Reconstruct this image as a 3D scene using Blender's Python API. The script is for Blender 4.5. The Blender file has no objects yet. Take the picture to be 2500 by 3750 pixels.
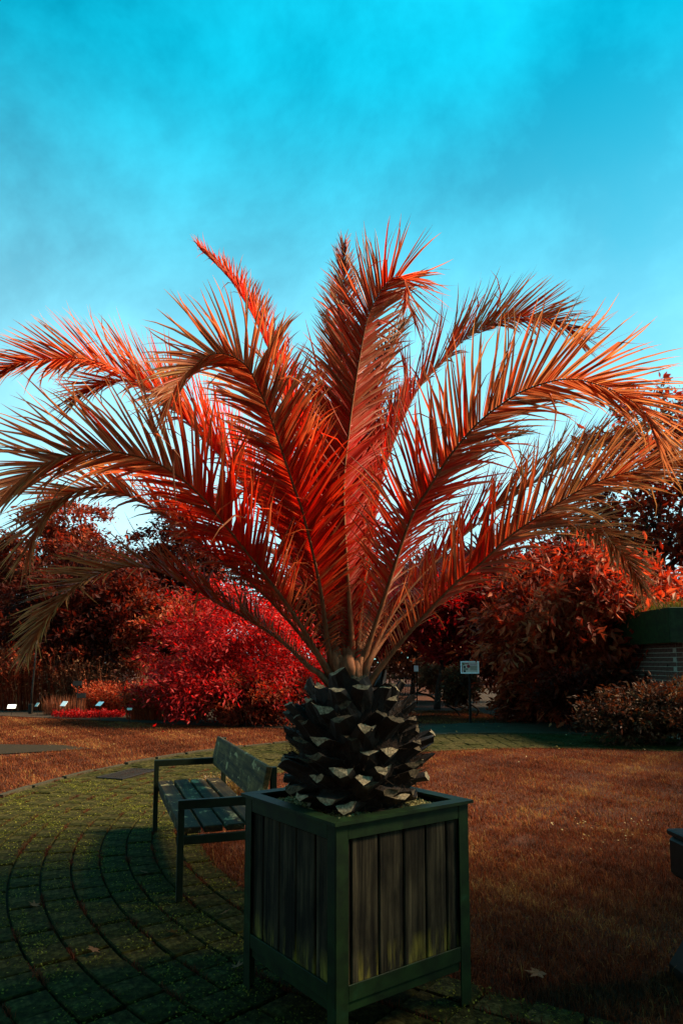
import bpy, math, random
import numpy as np
from mathutils import Vector, Matrix

rng = np.random.default_rng(11)
random.seed(11)
R = math.radians
sc = bpy.context.scene
col = sc.collection

# ------------------------------------------------------------------ camera
FPX, PITCH, EYE = 2505.0, R(6.0), 1.5          # focal length in photo pixels, tilt, eye height
cam_d = bpy.data.cameras.new('camera')
cam = bpy.data.objects.new('camera', cam_d)
col.objects.link(cam)
cam_d.sensor_fit = 'VERTICAL'
cam_d.sensor_height = 36.0
cam_d.sensor_width = 24.0
cam_d.lens = 36.0 * FPX / 3750.0
cam_d.shift_y = 285.0 / 3750.0
cam_d.clip_start = 0.05
cam_d.clip_end = 2000.0
cam.location = (0, 0, EYE)
cam.rotation_euler = (R(90) + PITCH, 0, 0)
sc.camera = cam

# ------------------------------------------------------------------ sky, sun, exposure
SUN_AZ, SUN_EL = R(86), R(40)                   # azimuth to the right of +Y
world = bpy.data.worlds.new('World')
sc.world = world
world.use_nodes = True
wn, wl = world.node_tree.nodes, world.node_tree.links
wn.clear()


def N(nodes, typ, **kw):
    n = nodes.new(typ)
    for k, v in kw.items():
        setattr(n, k, v)
    return n


wout = N(wn, 'ShaderNodeOutputWorld')
wbg = N(wn, 'ShaderNodeBackground')
sky = N(wn, 'ShaderNodeTexSky', sky_type='NISHITA', sun_disc=False, sun_elevation=SUN_EL,
        sun_rotation=SUN_AZ, altitude=50, air_density=1.0, dust_density=0.25, ozone_density=1.6)
tint = N(wn, 'ShaderNodeMix', data_type='RGBA', blend_type='MULTIPLY')
tint.inputs[0].default_value = 1.0
tint.inputs[7].default_value = (0.004, 1.16, 1.0, 1)
wl.new(sky.outputs[0], tint.inputs[6])
tc = N(wn, 'ShaderNodeTexCoord')
mp = N(wn, 'ShaderNodeMapping')
mp.inputs['Location'].default_value = (0.0, 0.0, 0.0)
mp.inputs['Scale'].default_value = (1.2, 1.2, 1.15)
mp.inputs['Rotation'].default_value = (0.3, 0.5, 0.2)
wl.new(tc.outputs['Generated'], mp.inputs[0])
ns = N(wn, 'ShaderNodeTexNoise')
ns.inputs['Scale'].default_value = 2.2
ns.inputs['Detail'].default_value = 7
ns.inputs['Roughness'].default_value = 0.60
ns.inputs['Distortion'].default_value = 0.25
wl.new(mp.outputs[0], ns.inputs[0])
cr = N(wn, 'ShaderNodeValToRGB')
cr.color_ramp.elements[0].position = 0.36
cr.color_ramp.elements[1].position = 0.70
wl.new(ns.outputs[0], cr.inputs[0])
# thin cloud: a paler, brighter veil, thicker towards the horizon (long slanting path through it)
sep = N(wn, 'ShaderNodeSeparateXYZ')
wl.new(tc.outputs['Generated'], sep.inputs[0])
veil = N(wn, 'ShaderNodeMapRange')
veil.inputs[1].default_value = 0.70
veil.inputs[2].default_value = 0.06
veil.inputs[3].default_value = 0.0
veil.inputs[4].default_value = 1.0
veil.clamp = True
veil.interpolation_type = 'SMOOTHSTEP'
wl.new(sep.outputs[2], veil.inputs[0])
mixc = N(wn, 'ShaderNodeMix', data_type='RGBA')
cf = N(wn, 'ShaderNodeMath', operation='MULTIPLY')
wl.new(cr.outputs[0], cf.inputs[0])
cf.inputs[1].default_value = 0.9
wl.new(cf.outputs[0], mixc.inputs[0])
wl.new(tint.outputs[2], mixc.inputs[6])
mixc.inputs[7].default_value = (0.05, 4.9, 6.7, 1)
mixh = N(wn, 'ShaderNodeMix', data_type='RGBA')
vm = N(wn, 'ShaderNodeMapRange')
vm.inputs[1].default_value = 0.30
vm.inputs[2].default_value = 0.62
vm.inputs[3].default_value = 0.6
vm.inputs[4].default_value = 1.0
wl.new(ns.outputs[0], vm.inputs[0])
vx = N(wn, 'ShaderNodeMath', operation='MULTIPLY')
wl.new(veil.outputs[0], vx.inputs[0])
wl.new(vm.outputs[0], vx.inputs[1])
wl.new(vx.outputs[0], mixh.inputs[0])
wl.new(mixc.outputs[2], mixh.inputs[6])
mixh.inputs[7].default_value = (4.4, 6.6, 7.2, 1)
wl.new(mixh.outputs[2], wbg.inputs[0])
wbg.inputs[1].default_value = 0.05
wl.new(wbg.outputs[0], wout.inputs[0])

sun_d = bpy.data.lights.new('sun', 'SUN')
sun_d.energy = 5.0
sun_d.angle = R(12.0)
sun_d.color = (1.0, 0.80, 0.56)
sun = bpy.data.objects.new('sun', sun_d)
col.objects.link(sun)
sv = Vector((math.sin(SUN_AZ) * math.cos(SUN_EL), math.cos(SUN_AZ) * math.cos(SUN_EL), math.sin(SUN_EL)))
sun.rotation_euler = sv.to_track_quat('Z', 'Y').to_euler()
sun.location = sv * 60

sc.view_settings.view_transform = 'Standard'
sc.view_settings.look = 'None'
sc.view_settings.exposure = 1.98
sc.view_settings.gamma = 1.0
sc.cycles.max_bounces = 12
sc.cycles.transmission_bounces = 10
sc.cycles.diffuse_bounces = 8


# ------------------------------------------------------------------ helpers
def at(x, y, Y):
    """point at depth Y seen at (x, y) of the 1568 px wide layout drawing"""
    u, v = x / .6272, y / .6272
    a, b = (u - 1250) / FPX, -(v - 2160) / FPX
    d = np.array([a, math.cos(PITCH) - b * math.sin(PITCH), math.sin(PITCH) + b * math.cos(PITCH)])
    return np.array([0, 0, EYE]) + d * Y / d[1]


def px_of(P):
    """project points (n,3) to that drawing"""
    P = np.asarray(P, float) - [0, 0, EYE]
    fw = P[:, 1] * math.cos(PITCH) + P[:, 2] * math.sin(PITCH)
    up = -P[:, 1] * math.sin(PITCH) + P[:, 2] * math.cos(PITCH)
    return np.c_[(1250 + FPX * P[:, 0] / fw) * .6272, (2160 - FPX * up / fw) * .6272]


def tag(o, label=None, cat=None, group=None, kind=None):
    if label: o['label'] = label
    if cat: o['category'] = cat
    if group: o['group'] = group
    if kind: o['kind'] = kind
    return o


def empty(name, loc=(0, 0, 0), rz=0.0):
    o = bpy.data.objects.new(name, None)
    o.empty_display_size = 0.1
    o.location = loc
    o.rotation_euler = (0, 0, rz)
    col.objects.link(o)
    return o


def npmesh(name, V, F, mats, tintv=None, mi=None, smooth=False):
    V = np.asarray(V, np.float32)
    if isinstance(F, np.ndarray):
        k = F.shape[1]
        lt = np.full(len(F), k, np.int32)
        flat = F.astype(np.int32).ravel()
    else:
        lt = np.array([len(f) for f in F], np.int32)
        flat = np.array([i for f in F for i in f], np.int32)
    me = bpy.data.meshes.new(name)
    me.vertices.add(len(V))
    me.vertices.foreach_set('co', V.ravel())
    me.loops.add(len(flat))
    me.loops.foreach_set('vertex_index', flat)
    me.polygons.add(len(lt))
    me.polygons.foreach_set('loop_start', np.concatenate([[0], np.cumsum(lt)[:-1]]).astype(np.int32))
    me.polygons.foreach_set('loop_total', lt)
    for m in (mats if isinstance(mats, (list, tuple)) else [mats]):
        me.materials.append(m)
    if mi is not None:
        me.polygons.foreach_set('material_index', np.asarray(mi, np.int32))
    me.polygons.foreach_set('use_smooth', np.full(len(lt), bool(smooth)))
    if tintv is not None:
        a = me.attributes.new('tint', 'FLOAT', 'POINT')
        a.data.foreach_set('value', np.asarray(tintv, np.float32))
    me.update(calc_edges=True)
    me.validate()
    return me


def obj(name, me, parent=None, loc=None, rot=None):
    o = bpy.data.objects.new(name, me)
    col.objects.link(o)
    if parent: o.parent = parent
    if loc is not None: o.location = loc
    if rot is not None: o.rotation_euler = rot
    return o


class MB:
    """collects boxes, tubes and loose polygons for one mesh"""
    def __init__(self):
        self.v, self.f, self.m, self.t = [], [], [], []

    def add(self, V, F, m=0, t=0.5):
        n = len(self.v)
        self.v += [tuple(map(float, p)) for p in V]
        self.t += [t] * len(V)
        for f in F:
            self.f.append([i + n for i in f])
            self.m.append(m)
        return self

    def box(self, a, b, m=0, bev=0.0, M=None):
        a, b = np.minimum(a, b), np.maximum(a, b)
        x0, y0, z0 = a; x1, y1, z1 = b
        if bev <= 0:
            V = [(x0, y0, z0), (x1, y0, z0), (x1, y1, z0), (x0, y1, z0), (x0, y0, z1), (x1, y0, z1), (x1, y1, z1), (x0, y1, z1)]
            F = [(3, 2, 1, 0), (4, 5, 6, 7), (0, 1, 5, 4), (1, 2, 6, 5), (2, 3, 7, 6), (3, 0, 4, 7)]
        else:
            V, F = [], []
            idx = {}
            c = (a + b) / 2; h = (b - a) / 2
            e = min(bev, h.min() * .9)
            for sx in (-1, 1):
                for sy in (-1, 1):
                    for sz in (-1, 1):
                        for ax in range(3):
                            s = np.array([sx, sy, sz], float)
                            p = c + s * h
                            q = p - s * e
                            q[ax] = p[ax]
                            idx[(sx, sy, sz, ax)] = len(V)
                            V.append(q)
            for ax in range(3):
                o = [i for i in range(3) if i != ax]
                for s in (-1, 1):
                    loop = []
                    for (u, w) in ((-1, -1), (1, -1), (1, 1), (-1, 1)):
                        k = [0, 0, 0]; k[ax] = s; k[o[0]] = u; k[o[1]] = w
                        loop.append(idx[(k[0], k[1], k[2], ax)])
                    F.append(loop)
                for u in (-1, 1):
                    for w in (-1, 1):
                        k0 = [0, 0, 0]; k1 = [0, 0, 0]
                        k0[ax] = -1; k1[ax] = 1
                        k0[o[0]] = k1[o[0]] = u; k0[o[1]] = k1[o[1]] = w
                        F.append([idx[(*k0, o[0])], idx[(*k1, o[0])], idx[(*k1, o[1])], idx[(*k0, o[1])]])
            for sx in (-1, 1):
                for sy in (-1, 1):
                    for sz in (-1, 1):
                        F.append([idx[(sx, sy, sz, 0)], idx[(sx, sy, sz, 1)], idx[(sx, sy, sz, 2)]])
        if M is not None:
            V = [tuple(M @ Vector(p)) for p in V]
        return self.add(V, F, m)

    def tube(self, P, r, n=6, m=0, flat=1.0, cap=True, t=0.5):
        P = np.asarray(P, float)
        r = np.broadcast_to(np.asarray(r, float), (len(P),))
        T = np.gradient(P, axis=0)
        T /= np.linalg.norm(T, axis=1)[:, None] + 1e-9
        ref = np.array([0.31, 0.17, 0.93]) if abs(T[0][2]) < .85 else np.array([0.93, 0.17, 0.31])
        V = []
        for i in range(len(P)):
            s = np.cross(T[i], ref); s /= np.linalg.norm(s) + 1e-9
            u = np.cross(s, T[i])
            for k in range(n):
                a = 2 * math.pi * k / n
                V.append(P[i] + r[i] * (math.cos(a) * s + flat * math.sin(a) * u))
        F = []
        for i in range(len(P) - 1):
            for k in range(n):
                k2 = (k + 1) % n
                F.append((i * n + k, i * n + k2, (i + 1) * n + k2, (i + 1) * n + k))
        if cap:
            F.append(tuple(range(n))[::-1]); F.append(tuple(range((len(P) - 1) * n, len(P) * n)))
        return self.add(V, F, m, t)

    def mesh(self, name, mats, smooth=False):
        return npmesh(name, self.v, self.f, mats, self.t, self.m, smooth)

    def build(self, name, mats, parent=None, smooth=False, loc=None, rot=None):
        me = self.mesh(name, mats, smooth)
        bm_fix(me)
        return obj(name, me, parent, loc, rot)


def bm_fix(me):
    import bmesh
    bm = bmesh.new(); bm.from_mesh(me)
    bmesh.ops.recalc_face_normals(bm, faces=bm.faces)
    bm.to_mesh(me); bm.free()


# ------------------------------------------------------------------ materials
def new_mat(name):
    m = bpy.data.materials.new(name)
    m.use_nodes = True
    nt = m.node_tree
    nt.nodes.clear()
    return m, nt.nodes, nt.links, N(nt.nodes, 'ShaderNodeOutputMaterial')


def noise(nd, lk, scale, detail=5, rough=.55, coord='Object', stretch=None, dist=0.0):
    t = N(nd, 'ShaderNodeTexCoord')
    src = t.outputs[coord]
    if stretch:
        mpn = N(nd, 'ShaderNodeMapping')
        mpn.inputs['Scale'].default_value = stretch
        lk.new(src, mpn.inputs[0]); src = mpn.outputs[0]
    n = N(nd, 'ShaderNodeTexNoise')
    n.inputs['Scale'].default_value = scale
    n.inputs['Detail'].default_value = detail
    n.inputs['Roughness'].default_value = rough
    n.inputs['Distortion'].default_value = dist
    lk.new(src, n.inputs[0])
    return n.outputs[0]


def ramp(nd, lk, fac, stops):
    r = N(nd, 'ShaderNodeValToRGB')
    e = r.color_ramp.elements
    while len(e) < len(stops): e.new(0.5)
    for i, (p, c) in enumerate(stops):
        e[i].position = p
        e[i].color = (*c, 1) if len(c) == 3 else c
    lk.new(fac, r.inputs[0])
    return r.outputs[0]


def mixrgb(nd, lk, fac, a, b, mode='MIX'):
    m = N(nd, 'ShaderNodeMix', data_type='RGBA', blend_type=mode)
    for i, x in ((0, fac), (6, a), (7, b)):
        if hasattr(x, 'links'): lk.new(x, m.inputs[i])
        elif i == 0: m.inputs[0].default_value = x
        else: m.inputs[i].default_value = (*x, 1)
    return m.outputs[2]


def bump(nd, lk, h, strength=.4, dist=.01):
    b = N(nd, 'ShaderNodeBump')
    b.inputs['Strength'].default_value = strength
    b.inputs['Distance'].default_value = dist
    lk.new(h, b.inputs['Height'])
    return b.outputs[0]


def leaf_mat(name, stops, trans, tfac=.45, rough=.45, spec=.15, var_scale=3.0):
    """stops: base colours along the per-leaf 'tint'; trans multiplies them for light coming through"""
    m, nd, lk, out = new_mat(name)
    a = N(nd, 'ShaderNodeAttribute', attribute_name='tint')
    c = ramp(nd, lk, a.outputs['Fac'], stops)
    nz = noise(nd, lk, var_scale, 3)
    c = mixrgb(nd, lk, .55, c, ramp(nd, lk, nz, [(.3, (.45, .45, .45)), (.7, (1, 1, 1))]), 'MULTIPLY')
    p = N(nd, 'ShaderNodeBsdfPrincipled')
    p.inputs['Roughness'].default_value = rough
    p.inputs['Specular IOR Level'].default_value = spec
    lk.new(c, p.inputs['Base Color'])
    t = N(nd, 'ShaderNodeBsdfTranslucent')
    lk.new(mixrgb(nd, lk, 1.0, c, trans, 'MULTIPLY'), t.inputs[0])
    mx = N(nd, 'ShaderNodeMixShader')
    mx.inputs[0].default_value = tfac
    lk.new(p.outputs[0], mx.inputs[1]); lk.new(t.outputs[0], mx.inputs[2])
    lk.new(mx.outputs[0], out.inputs[0])
    return m


def surf_mat(name, stops, scale=8, detail=6, rough=.9, bstr=.4, bdist=.01, stretch=None, spec=.10,
             stops2=None, scale2=2, mode2='MULTIPLY', fac2=1.0, bscale=None, coord='Object', metallic=0.0, nrough=.55):
    m, nd, lk, out = new_mat(name)
    n1 = noise(nd, lk, scale, detail, nrough, coord, stretch)
    c = ramp(nd, lk, n1, stops)
    if stops2:
        n2 = noise(nd, lk, scale2, 4, .6, coord)
        c = mixrgb(nd, lk, fac2, c, ramp(nd, lk, n2, stops2), mode2)
    p = N(nd, 'ShaderNodeBsdfPrincipled')
    p.inputs['Roughness'].default_value = rough
    p.inputs['Metallic'].default_value = metallic
    p.inputs['Specular IOR Level'].default_value = spec
    lk.new(c, p.inputs['Base Color'])
    if bstr:
        hb = n1 if bscale is None else noise(nd, lk, bscale, 6, .6, coord, stretch)
        lk.new(bump(nd, lk, hb, bstr, bdist), p.inputs['Normal'])
    lk.new(p.outputs[0], out.inputs[0])
    return m


M = {}
# palm
M['leaflet'] = leaf_mat('palm_leaflet', [(0, (.50, .014, .006)), (.3, (.44, .048, .016)), (.55, (.36, .125, .052)), (.8, (.38, .195, .100)), (1, (.48, .30, .12))],
                        (1.4, .75, .5), .58, .45, .12, 2.0)
M['rachis'] = surf_mat('palm_rachis', [(.3, (.13, .045, .018)), (.7, (.26, .095, .038))], 30, 4, .65, .2, .003, (1, 1, 1), .12)
M['bark'] = surf_mat('palm_leaf_base', [(.3, (.006, .0028, .0012)), (.7, (.026, .012, .005))], 40, 6, .75, .6, .004, (1, 1, 1), .35)
M['cut'] = surf_mat('palm_cut_end', [(.3, (.09, .062, .034)), (.7, (.42, .31, .18))], 90, 5, .85, .5, .002)
M['cut_old'] = surf_mat('palm_old_cut_end', [(.3, (.02, .013, .007)), (.7, (.13, .09, .05))], 70, 5, .85, .5, .002)
M['core'] = surf_mat('palm_trunk_core', [(.3, (.006, .004, .003)), (.7, (.022, .012, .008))], 60, 6, .9, .8, .006, (1, 1, .3))
M['fibre'] = surf_mat('palm_fibre', [(.3, (.018, .010, .006)), (.7, (.060, .034, .020))], 60, 3, .8, 0)
# planter
M['green_metal'] = surf_mat('green_painted_steel', [(.35, (.004, .010, .002)), (.62, (.008, .022, .004)), (.74, (.010, .036, .014))], 9, 7, .6, .12, .003,
                            stops2=[(.40, (.55, .55, .45)), (.62, (1, 1, 1))], scale2=14, spec=.12)
M['gravel'] = leaf_mat('gravel', [(0, (.12, .10, .035)), (.5, (.34, .27, .09)), (1, (.58, .47, .20))], (0, 0, 0), .0, .8, .2, 60)
M['soil'] = surf_mat('soil', [(.3, (.012, .008, .005)), (.7, (.035, .022, .013))], 18, 7, .95, .7, .02)


def plank_mat(name, dark, lightc, moss, moss_h):
    m, nd, lk, out = new_mat(name)
    oi = N(nd, 'ShaderNodeObjectInfo')
    t = N(nd, 'ShaderNodeTexCoord')
    ad = N(nd, 'ShaderNodeVectorMath', operation='MULTIPLY_ADD')
    cmb = N(nd, 'ShaderNodeCombineXYZ')
    for i in range(3): lk.new(oi.outputs['Random'], cmb.inputs[i])
    lk.new(cmb.outputs[0], ad.inputs[0]); ad.inputs[1].default_value = (17, 17, 17)
    lk.new(t.outputs['Object'], ad.inputs[2])

    def nz(scale, stretch, detail=6):
        mpn = N(nd, 'ShaderNodeMapping'); mpn.inputs['Scale'].default_value = stretch
        lk.new(ad.outputs[0], mpn.inputs[0])
        n = N(nd, 'ShaderNodeTexNoise'); n.inputs['Scale'].default_value = scale; n.inputs['Detail'].default_value = detail
        n.inputs['Roughness'].default_value = .65
        lk.new(mpn.outputs[0], n.inputs[0]); return n.outputs[0]
    grain = nz(46, (1, 1, .035))
    blot = nz(5, (1.4, 1.4, .5))
    c = ramp(nd, lk, grain, [(.34, dark), (.5, tuple(.34 * a + .66 * b for a, b in zip(lightc, dark))), (.70, lightc)])
    c = mixrgb(nd, lk, .85, c, ramp(nd, lk, blot, [(.40, (.12, .12, .12)), (.60, (1, 1, 1))]), 'MULTIPLY')
    # moss creeping up from the foot of the planks and along their edges
    sp = N(nd, 'ShaderNodeSeparateXYZ'); lk.new(t.outputs['Object'], sp.inputs[0])
    mr = N(nd, 'ShaderNodeMapRange'); mr.inputs[1].default_value = moss_h; mr.inputs[2].default_value = -.27
    lk.new(sp.outputs[2], mr.inputs[0])
    mm = N(nd, 'ShaderNodeMath', operation='MULTIPLY'); lk.new(mr.outputs[0], mm.inputs[0])
    lk.new(ramp(nd, lk, nz(26, (1, 1, .12)), [(.48, (0, 0, 0)), (.66, (1, 1, 1))]), mm.inputs[1])
    c = mixrgb(nd, lk, mm.outputs[0], c, moss)
    p = N(nd, 'ShaderNodeBsdfPrincipled'); p.inputs['Roughness'].default_value = .8
    p.inputs['Specular IOR Level'].default_value = .08
    lk.new(c, p.inputs['Base Color'])
    lk.new(bump(nd, lk, grain, .7, .006), p.inputs['Normal'])
    lk.new(p.outputs[0], out.inputs[0])
    return m


M['plank'] = plank_mat('weathered_planter_plank', (.006, .0046, .0022), (.060, .047, .025), (.18, .145, .020), -.15)


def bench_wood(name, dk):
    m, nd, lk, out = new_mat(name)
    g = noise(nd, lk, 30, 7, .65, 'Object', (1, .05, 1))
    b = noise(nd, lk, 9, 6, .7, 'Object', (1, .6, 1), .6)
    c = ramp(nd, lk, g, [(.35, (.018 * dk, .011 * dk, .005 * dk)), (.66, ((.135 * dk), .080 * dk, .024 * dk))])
    lich = ramp(nd, lk, b, [(.56, (0, 0, 0)), (.64, (1, 1, 1))])
    c = mixrgb(nd, lk, .75, c, ramp(nd, lk, noise(nd, lk, 7, 4), [(.38, (.30, .30, .26)), (.62, (1, 1, 1))]), 'MULTIPLY')
    c = mixrgb(nd, lk, lich, c, (.30, .22, .10))
    p = N(nd, 'ShaderNodeBsdfPrincipled'); p.inputs['Roughness'].default_value = .75; p.inputs['Specular IOR Level'].default_value = .1
    lk.new(c, p.inputs['Base Color'])
    lk.new(bump(nd, lk, g, .6, .004), p.inputs['Normal'])
    lk.new(p.outputs[0], out.inputs[0])
    return m


M['bench_wood'] = bench_wood('weathered_bench_wood', 1.0)
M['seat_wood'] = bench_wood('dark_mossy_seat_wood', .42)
M['bench_metal'] = surf_mat('dark_green_bench_metal', [(.35, (.004, .007, .0025)), (.7, (.008, .013, .005))], 12, 6, .55, .1, .002, spec=.12)
# ground
M['ground'] = surf_mat('lawn_soil', [(.3, (.020, .007, .003)), (.7, (.075, .022, .008))], 6, 9, .95, .8, .03, nrough=.7,
                       stops2=[(.35, (.55, .5, .45)), (.65, (1, 1, 1))], scale2=.7)
M['grass'] = leaf_mat('red_brown_grass', [(0, (.035, .010, .003)), (.35, (.10, .024, .009)), (.6, (.16, .040, .014)), (.85, (.20, .075, .024)), (1, (.30, .17, .05))],
                      (1.2, .7, .5), .35, .8, .06, .8)
M['paver'] = surf_mat('mossy_paver', [(.36, (.006, .0046, .0015)), (.5, (.026, .020, .006)), (.66, (.075, .060, .022))], 22, 9, .95, .9, .012, nrough=.72, spec=.04,
                      stops2=[(.35, (.38, .52, .16)), (.64, (1, 1, .9))], scale2=2.2)
M['bed'] = surf_mat('joint_soil_and_path_shade', [(.3, (.006, .004, .0015)), (.7, (.022, .013, .004))], 25, 7, .95, .7, .01)
M['moss'] = leaf_mat('moss_tips', [(0, (.035, .040, .004)), (.6, (.10, .10, .010)), (1, (.22, .20, .03))], (1.0, 1.0, .5), .3, .8, .06, 2)
M['roof_grass'] = leaf_mat('roof_grass', [(0, (.03, .022, .006)), (.6, (.075, .062, .010)), (1, (.15, .12, .02))], (1, 1, .5), .3, .8, .06, 2)
M['weed'] = leaf_mat('red_joint_weed', [(0, (.04, .012, .006)), (1, (.12, .036, .015))], (1.3, .6, .5), .35, .8, .06, 4)
M['asphalt'] = surf_mat('old_path', [(.3, (.022, .018, .010)), (.7, (.055, .046, .024))], 40, 8, .85, .6, .006,
                        stops2=[(.4, (.6, .6, .5)), (.6, (1, 1, 1))], scale2=3)
M['kerb'] = surf_mat('dark_kerb', [(.3, (.010, .008, .004)), (.7, (.045, .036, .018))], 30, 6, .85, .5, .005)
# foliage
M['leaf_red'] = leaf_mat('bright_red_leaf', [(0, (.16, .003, .002)), (.6, (.32, .008, .008)), (1, (.46, .050, .040))], (1.9, .5, .45), .45, .5, .12, 1.5)
M['leaf_rust'] = leaf_mat('rust_leaf', [(0, (.060, .008, .003)), (.6, (.20, .030, .010)), (1, (.32, .090, .036))], (1.6, .6, .4), .45, .55, .1, 1.2)
M['leaf_dark'] = leaf_mat('dark_maroon_leaf', [(0, (.032, .005, .003)), (.7, (.095, .014, .006)), (1, (.16, .038, .014))], (1.6, .6, .4), .45, .55, .1, 1.2)
M['leaf_orange'] = leaf_mat('orange_red_leaf', [(0, (.11, .011, .004)), (.5, (.27, .036, .010)), (1, (.40, .13, .048))], (1.7, .6, .4), .40, .55, .1, 1.2)
M['leaf_pink'] = leaf_mat('dusty_pink_leaf', [(0, (.10, .028, .012)), (.6, (.22, .075, .034)), (1, (.32, .16, .075))], (1.4, .8, .6), .38, .55, .1, 1.2)
M['leaf_brown'] = leaf_mat('brown_hedge_leaf', [(0, (.030, .010, .004)), (.6, (.085, .028, .011)), (1, (.16, .080, .028))], (1.3, .7, .4), .32, .55, .1, 2)
M['leaf_yellow'] = leaf_mat('yellow_sedum', [(0, (.05, .022, .010)), (.45, (.14, .07, .02)), (1, (.40, .26, .03))], (1.2, .9, .4), .3, .5, .3, 8)
M['twig'] = surf_mat('dark_twig', [(.3, (.012, .006, .004)), (.7, (.040, .020, .014))], 20, 5, .85, .4, .01)
M['fallen'] = leaf_mat('fallen_leaf', [(0, (.12, .045, .020)), (.6, (.28, .17, .07)), (1, (.55, .42, .20))], (1, .9, .6), .3, .7, .1, 20)
# small things
M['white'] = surf_mat('white_label', [(.3, (.66, .72, .72)), (.7, (.82, .84, .80))], 20, 3, .4, 0)
M['dark_metal'] = surf_mat('dark_metal', [(.3, (.005, .004, .003)), (.7, (.013, .010, .008))], 20, 4, .45, .05, .002)
M['brick'] = surf_mat('dark_brick', [(.3, (.035, .018, .013)), (.7, (.085, .042, .030))], 22, 6, .85, .5, .004)
M['mortar'] = surf_mat('mortar', [(.3, (.13, .125, .095)), (.7, (.24, .225, .17))], 40, 5, .9, .4, .003)
M['board_white'] = surf_mat('sign_board', [(.3, (.52, .44, .36)), (.7, (.62, .53, .44))], 12, 3, .4, 0)
for nm, c in (('ink_red', (.30, .045, .045)), ('ink_pink', (.50, .34, .34)), ('ink_grey', (.20, .20, .15)), ('ink_black', (.02, .02, .02)), ('ink_olive', (.16, .16, .08))):
    M[nm] = surf_mat(nm, [(.3, tuple(.9 * x for x in c)), (.7, c)], 30, 2, .5, 0)


# ------------------------------------------------------------------ ground, lawns, paving, paths
CX, CY, R_IN, R_OUT = 3.5, 7.3, 4.87, 7.27


def sheet(name, poly, z, mat, n=None):
    V = [(x, y, z) for x, y in poly]
    return tag(obj(name, npmesh(name, V, [list(range(len(V)))], mat)), kind='structure')


sheet('ground', [(-400, -60), (400, -60), (400, 900), (-400, 900)], -.030, M['ground'])
# ring-shaped bed under the paving
a = np.linspace(R(52), R(268), 90)
V = np.concatenate([np.c_[CX + (R_IN - .02) * np.cos(a), CY + (R_IN - .02) * np.sin(a), np.full(90, -.022)],
                    np.c_[CX + (R_OUT + .02) * np.cos(a), CY + (R_OUT + .02) * np.sin(a), np.full(90, -.022)]])
F = np.array([(i, i + 1, 91 + i, 90 + i) for i in range(89)])
paving = tag(obj('paving', npmesh('paving', V, F, M['bed'])), kind='structure')
# round lawn: a gently domed disc
rr = np.linspace(0, R_IN - .005, 14)
V = [(CX, CY, .03)]; F = []
na = 72
for i, r_ in enumerate(rr[1:]):
    for k in range(na):
        t_ = 2 * math.pi * k / na
        V.append((CX + r_ * math.cos(t_), CY + r_ * math.sin(t_), .03 - .045 * (r_ / R_IN) ** 2 + .008 * math.sin(5 * t_ + r_ * 3)))
for k in range(na):
    F.append((0, 1 + k, 1 + (k + 1) % na))
for i in range(len(rr) - 2):
    for k in range(na):
        k2 = (k + 1) % na
        F.append((1 + i * na + k, 1 + (i + 1) * na + k, 1 + (i + 1) * na + k2, 1 + i * na + k2))
tag(obj('round_lawn', npmesh('round_lawn', V, F, M['ground'], smooth=True)), kind='structure')
# paths beyond
sheet('back_path', [(0.2, 13.9), (2.2, 14.35), (4.2, 14.5), (6.2, 13.9), (9, 14.6), (10, 18.5), (6.6, 19.6), (4.4, 18.6), (2.7, 17.0), (.6, 15.6)], -.012, M['asphalt'])
sheet('side_path', [(-12, 11.0), (-6.2, 11.2), (-4.3, 12.2), (-5.0, 12.7), (-7, 12.9), (-12, 13.2)], -.012, M['bed'])  # shade on this path is put into its colour, hence the dark soil
sheet('border_soil', [(-40, 20.2), (-9.8, 19.6), (-6.2, 18.0), (-3.4, 16.6), (-1.4, 15.9), (.6, 16.6), (1.6, 19), (2.4, 24), (-40, 40)], -.010, M['soil'])
sheet('shrub_soil', [(5.0, 14.9), (4.6, 12.6), (5.6, 12.0), (9, 11.4), (30, 12), (30, 40), (5, 40), (4.0, 21), (5.2, 17)], -.008, M['soil'])

# pavers: concentric rows
ROW = .2
rows = int((R_OUT - R_IN) / ROW + .5)
pav = []
for j in range(rows):
    r0 = R_IN + j * ROW
    n = int(r0 * (R(262) - R(58)) / .222)
    da = (R(262) - R(58)) / n
    w, h0 = da, .012
    gap = .004
    for i in range(n):
        th = R(58) + (i + (.5 if j % 2 else 0)) * da
        pav.append((j, th + rng.normal(0, .0012), da))


def paver_geo(j, da):
    r0, r1 = R_IN + j * ROW + .0065, R_IN + (j + 1) * ROW - .0065
    rm = (r0 + r1) / 2
    pts = []
    for (rad, s) in ((r0, -1), (r1, -1), (r1, 1), (r0, 1)):
        ang = s * (da / 2 - .0045 / rm)
        pts.append((rad * math.cos(ang) - rm, rad * math.sin(ang)))
    c = np.mean(pts, 0)
    V = [(x, y, -.05) for x, y in pts] + [(x, y, -.004) for x, y in pts] + [tuple((np.array(p) - c) * .94 + c) + (.003,) for p in pts]
    F = [(0, 1, 5, 4), (1, 2, 6, 5), (2, 3, 7, 6), (3, 0, 4, 7), (4, 5, 9, 8), (5, 6, 10, 9), (6, 7, 11, 10), (7, 4, 8, 11), (8, 9, 10, 11)]
    return rm, np.array(V), np.array(F)


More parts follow.
